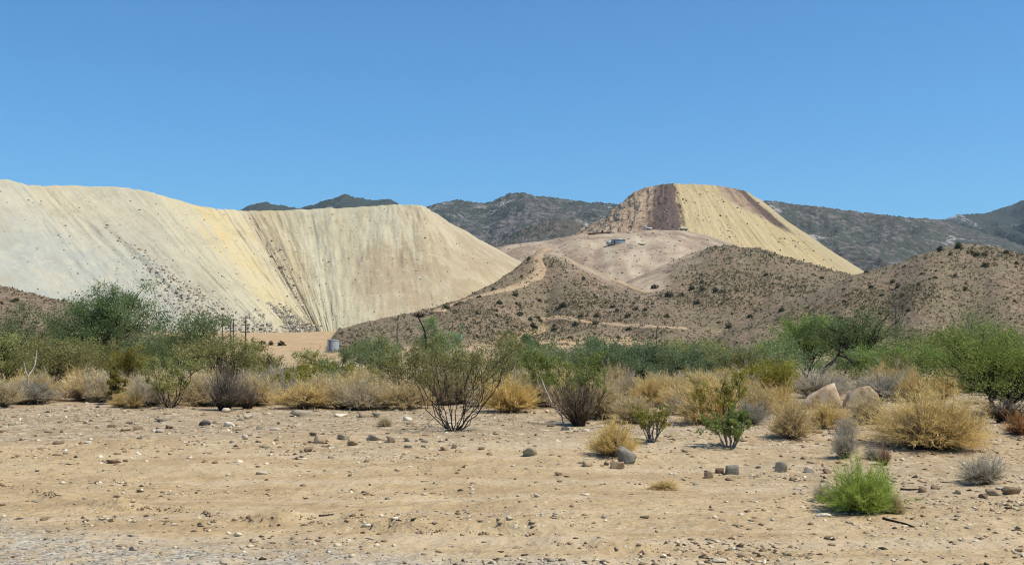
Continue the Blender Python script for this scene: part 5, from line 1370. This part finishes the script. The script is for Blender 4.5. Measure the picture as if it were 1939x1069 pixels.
def boxm(name, mat, c, s, parent, rotz=0, roty=0, rotx=0):
    V = np.array([(x, y, z) for x in (-.5, .5) for y in (-.5, .5) for z in (-.5, .5)]) * np.array(s)
    F = np.array([(0, 1, 3, 2), (4, 6, 7, 5), (0, 4, 5, 1), (2, 3, 7, 6), (0, 2, 6, 4), (1, 5, 7, 3)])
    o = link(name, make_mesh(name, V, F, mat), parent, c, 0); o.rotation_euler = (rotx, roty, rotz); return o
def pole(label, px, d, top, arms=2, r=0.16, name='utility_pole'):
    x = float(xat(px, d)); z = float(height(x, d)); H = float(zat(top, d)) - z
    t = thing(name, label, 'pole', (x, d, z), 0.15)
    V, F = tubes([(np.array([(0, 0, -.5), (0, 0, H * .5), (0.02, 0, H)]), [r, r * .85, r * .65])], 8)
    link('post', make_mesh('post', V, F, M_WOOD, smooth=True), t)
    for k in range(arms):
        a = boxm('crossarm', M_WOOD, (0, -r, H - .45 - k * 1.5), (1.9, .14, .16), t)
        for ix in (-.8, -.35, .35, .8):
            V, F = tubes([(np.array([(ix, 0, .08), (ix, 0, .2), (ix, 0, .32)]), [.03, .06, .03])], 6)
            link('insulator', make_mesh('insulator', V, F, M_STEEL, smooth=True), a)
pole('utility pole at the left end of the four poles below the dump', 421, 330, 594, 2)
pole('second utility pole from the left below the dump', 436, 300, 607, 2)
pole('third utility pole from the left below the dump', 442, 285, 602, 3)
pole('nearest and rightmost of the four utility poles below the dump', 465, 230, 597, 3, .18)
pole('dark utility pole right of the metal tank', 752, 280, 610, 0)
pole('thin utility pole above the small blue container', 857, 300, 606, 1, .12)
pole('short dark pole below the graded track on the right', 1243, 280, 622, 0, .14)
pole('tall dark pole at the foot of the right hill', 1697, 180, 584, 1, .13)
pole('short fence post beside the tall dark pole', 1705, 120, 636, 0, .06, 'fence_post')
pole('white marker stake standing in the brush below the clearing', 493, 60, 676, 0, .05, 'marker_stake')
bpy.data.objects['marker_stake'].children[0].data.materials[0] = M_BARK_PALE

x, TD, z = hit(631, 664); ztop = float(zat(643, TD)); hh = ztop - z; rad = 10.8 * TD / FPX
tk = thing('metal_tank', 'round galvanised metal water tank on the orange clearing', 'tank', (x, TD, z))
ang = np.linspace(0, 2 * math.pi, 36, endpoint=False)
def ring(r, zz): return np.stack([r * np.cos(ang), r * np.sin(ang), np.full(36, zz)], -1)
def lathe(name, prof, mat, parent):
    V = np.concatenate([ring(r, q) for r, q in prof]); n = len(prof); idx = np.arange(n * 36).reshape(n, 36); nx = np.roll(idx, -1, 1)
    F = np.stack([idx[:-1], nx[:-1], nx[1:], idx[1:]], -1).reshape(-1, 4)
    return link(name, make_mesh(name, V, F, mat), parent)
prof = [(rad, -.6)]
for k in range(9): prof += [(rad, hh * k / 9), (rad + .03, hh * (k + .5) / 9)]
lathe('shell', prof + [(rad, hh)], M_STEEL, tk)
lathe('roof', [(rad + .06, hh - .05), (rad + .06, hh + .04), (0.02, hh + .16)], M_STEEL, tk)
lathe('rim', [(rad + .10, hh - .16), (rad + .10, hh - .06), (rad + .01, hh - .06)], M_RUST, tk)
V, F = tubes([(np.array([(-rad * .55, -rad * .9, 0), (-rad * .55, -rad * .9, hh)]), [.04, .04]), (np.array([(-rad * .35, -rad * .98, 0), (-rad * .35, -rad * .98, hh)]), [.04, .04])], 6)
link('ladder', make_mesh('ladder', V, F, M_RUST), tk)

x, BD, z = hit(868, 648); ztop = float(zat(632, BD)); hb = ztop - z; bs = 12 * BD / FPX
bt = thing('blue_container', 'small faded blue container standing right of the thin pole', 'container', (x, BD, z), 0.3)
boxm('body', M_BLUE, (0, 0, hb / 2), (bs, bs * .85, hb), bt); boxm('lid', M_BLUE, (0, 0, hb + .05), (bs * 1.08, bs * .95, .10), bt)
for sx in (-.36, .36): boxm('skid', M_RUST, (sx * bs, 0, .05), (.14, bs, .2), bt)

def on_terrace(px, d):
    x = float(xat(px, d, 76)); return np.array([x, d, float(height(x, d))])
q = hit(1172, 461)
sh = thing('mine_shed', 'pale blue-grey flat-roofed shed on the slope below the mine terrace', 'shed', tuple(q), 0.1)
boxm('wall', M_SHED, (0, 1.5, 1.0), (9.0, 4.5, 3.4), sh); rf = boxm('roof', M_SHED, (0, 1.4, 2.78), (9.4, 5.0, .16), sh)
boxm('lean_to', M_SHED, (-6.3, 1.6, .6), (3.5, 3.5, 2.4), sh); dr = boxm('door', M_BLACK, (-3.2, -.78, .75), (.9, .08, 2.0), sh)
boxm('handle', M_STEEL, (.3, -.07, 0), (.08, .06, .2), dr)
boxm('skylight', M_WHITE, (1.2, 1.0, .35), (2.2, 1.2, .5), rf)
q = hit(1226, 436.5)
tkx = thing('white_truck', 'small white truck parked on the edge of the mine terrace', 'truck', (q[0], q[1] + 3, float(height(q[0], q[1] + 3))), 0.0)
boxm('cab', M_WHITE, (-1.6, 0, 1.9), (2.0, 2.2, 2.2), tkx); boxm('window', M_BLACK, (-1.5, -1.12, 2.3), (1.1, .06, .9), tkx)
boxm('bed', M_WHITE, (1.6, 0, 1.35), (4.0, 2.2, .9), tkx, 0, 0.12); boxm('chassis', M_RUST, (.4, 0, .75), (6.2, 1.2, .3), tkx)
for wx in (-1.7, 1.0, 2.3):
    for wy in (-1.0, 1.0):
        V, F = tubes([(np.array([(0, -.16, 0), (0, .16, 0)]), [.5, .5])], 14)
        link('wheel', make_mesh('wheel', V, F, M_BLACK), tkx, (wx, wy, .5))
q = hit(1150, 444)
cv = thing('conveyor', 'dark ore conveyor with a pale handrail at the left of the mine terrace', 'conveyor', (q[0], q[1] + 4, float(height(q[0], q[1] + 4))), 0.0)
boxm('belt_frame', M_RUST, (-5, 0, .7), (17, 1.4, 1.0), cv, 0, -.09)
for i, sx in enumerate((-13, -9, -4, 1, 4)): boxm('support', M_RUST, (sx, 0, .3), (.3, .9, 1.6), cv)
boxm('handrail', M_BARK_PALE, (-3, -.6, 2.8), (12, .18, .22), cv, 0, .03); boxm('hopper', M_BARK_PALE, (-9.4, 0, 2.2), (.8, .9, 2.4), cv, 0, .5)
boxm('drive_box', M_BLACK, (-3.2, -.2, 2.0), (1.3, 1.2, 1.4), cv)
q = hit(1297, 438)
tr_ = thing('flat_trailer', 'low dark flat trailer at the right end of the mine terrace', 'trailer', (q[0], q[1] + 5, float(height(q[0], q[1] + 5))), 0.0)
boxm('deck', M_BLACK, (0, 0, 1.1), (5.2, 2.2, .7), tr_); boxm('load', M_WHITE, (-1.0, 0, 1.75), (6.4, 1.8, .55), tr_)
for wx in (-1.5, 1.5):
    V, F = tubes([(np.array([(0, -1.1, 0), (0, 1.1, 0)]), [.45, .45])], 12); link('wheel', make_mesh('wheel', V, F, M_BLACK), tr_, (wx, 0, .42))
for lb, a, b, w, h in (('heap of white rock on the terrace edge beside the conveyor', 1193, 440, 13, 2.5), ('heap of white rock on the slope right of the shed', 1215, 463, 18, 3.5), ('small white rock spill just below the shed', 1196, 470, 7, 3)):
    rock_at(lb, a, b, w, h, 'pale', 'rock_heap', 2, 9, .8, cat='rock heap')

# ------------------------------------------------------------------ desert haze
hz = NT('desert_haze'); hz.n.remove(hz.b)
pv = hz.add('ShaderNodeVolumePrincipled'); pv.inputs['Color'].default_value = (0.72, 0.83, 1.0, 1); pv.inputs['Density'].default_value = HAZE
pv.inputs['Anisotropy'].default_value = 0.2
hz.l.new(pv.outputs[0], hz.n['Material Output'].inputs['Volume'])
V = np.array([(x, y, z) for x in (-1, 1) for y in (0, 1) for z in (0, 1)], float) * np.array([21000, 9600, 1200]) + np.array([0, -300, -12])
F = np.array([(0, 1, 3, 2), (4, 6, 7, 5), (0, 4, 5, 1), (2, 3, 7, 6), (0, 2, 6, 4), (1, 5, 7, 3)])
stuff(link('haze', make_mesh('haze', V, F, hz.m)))
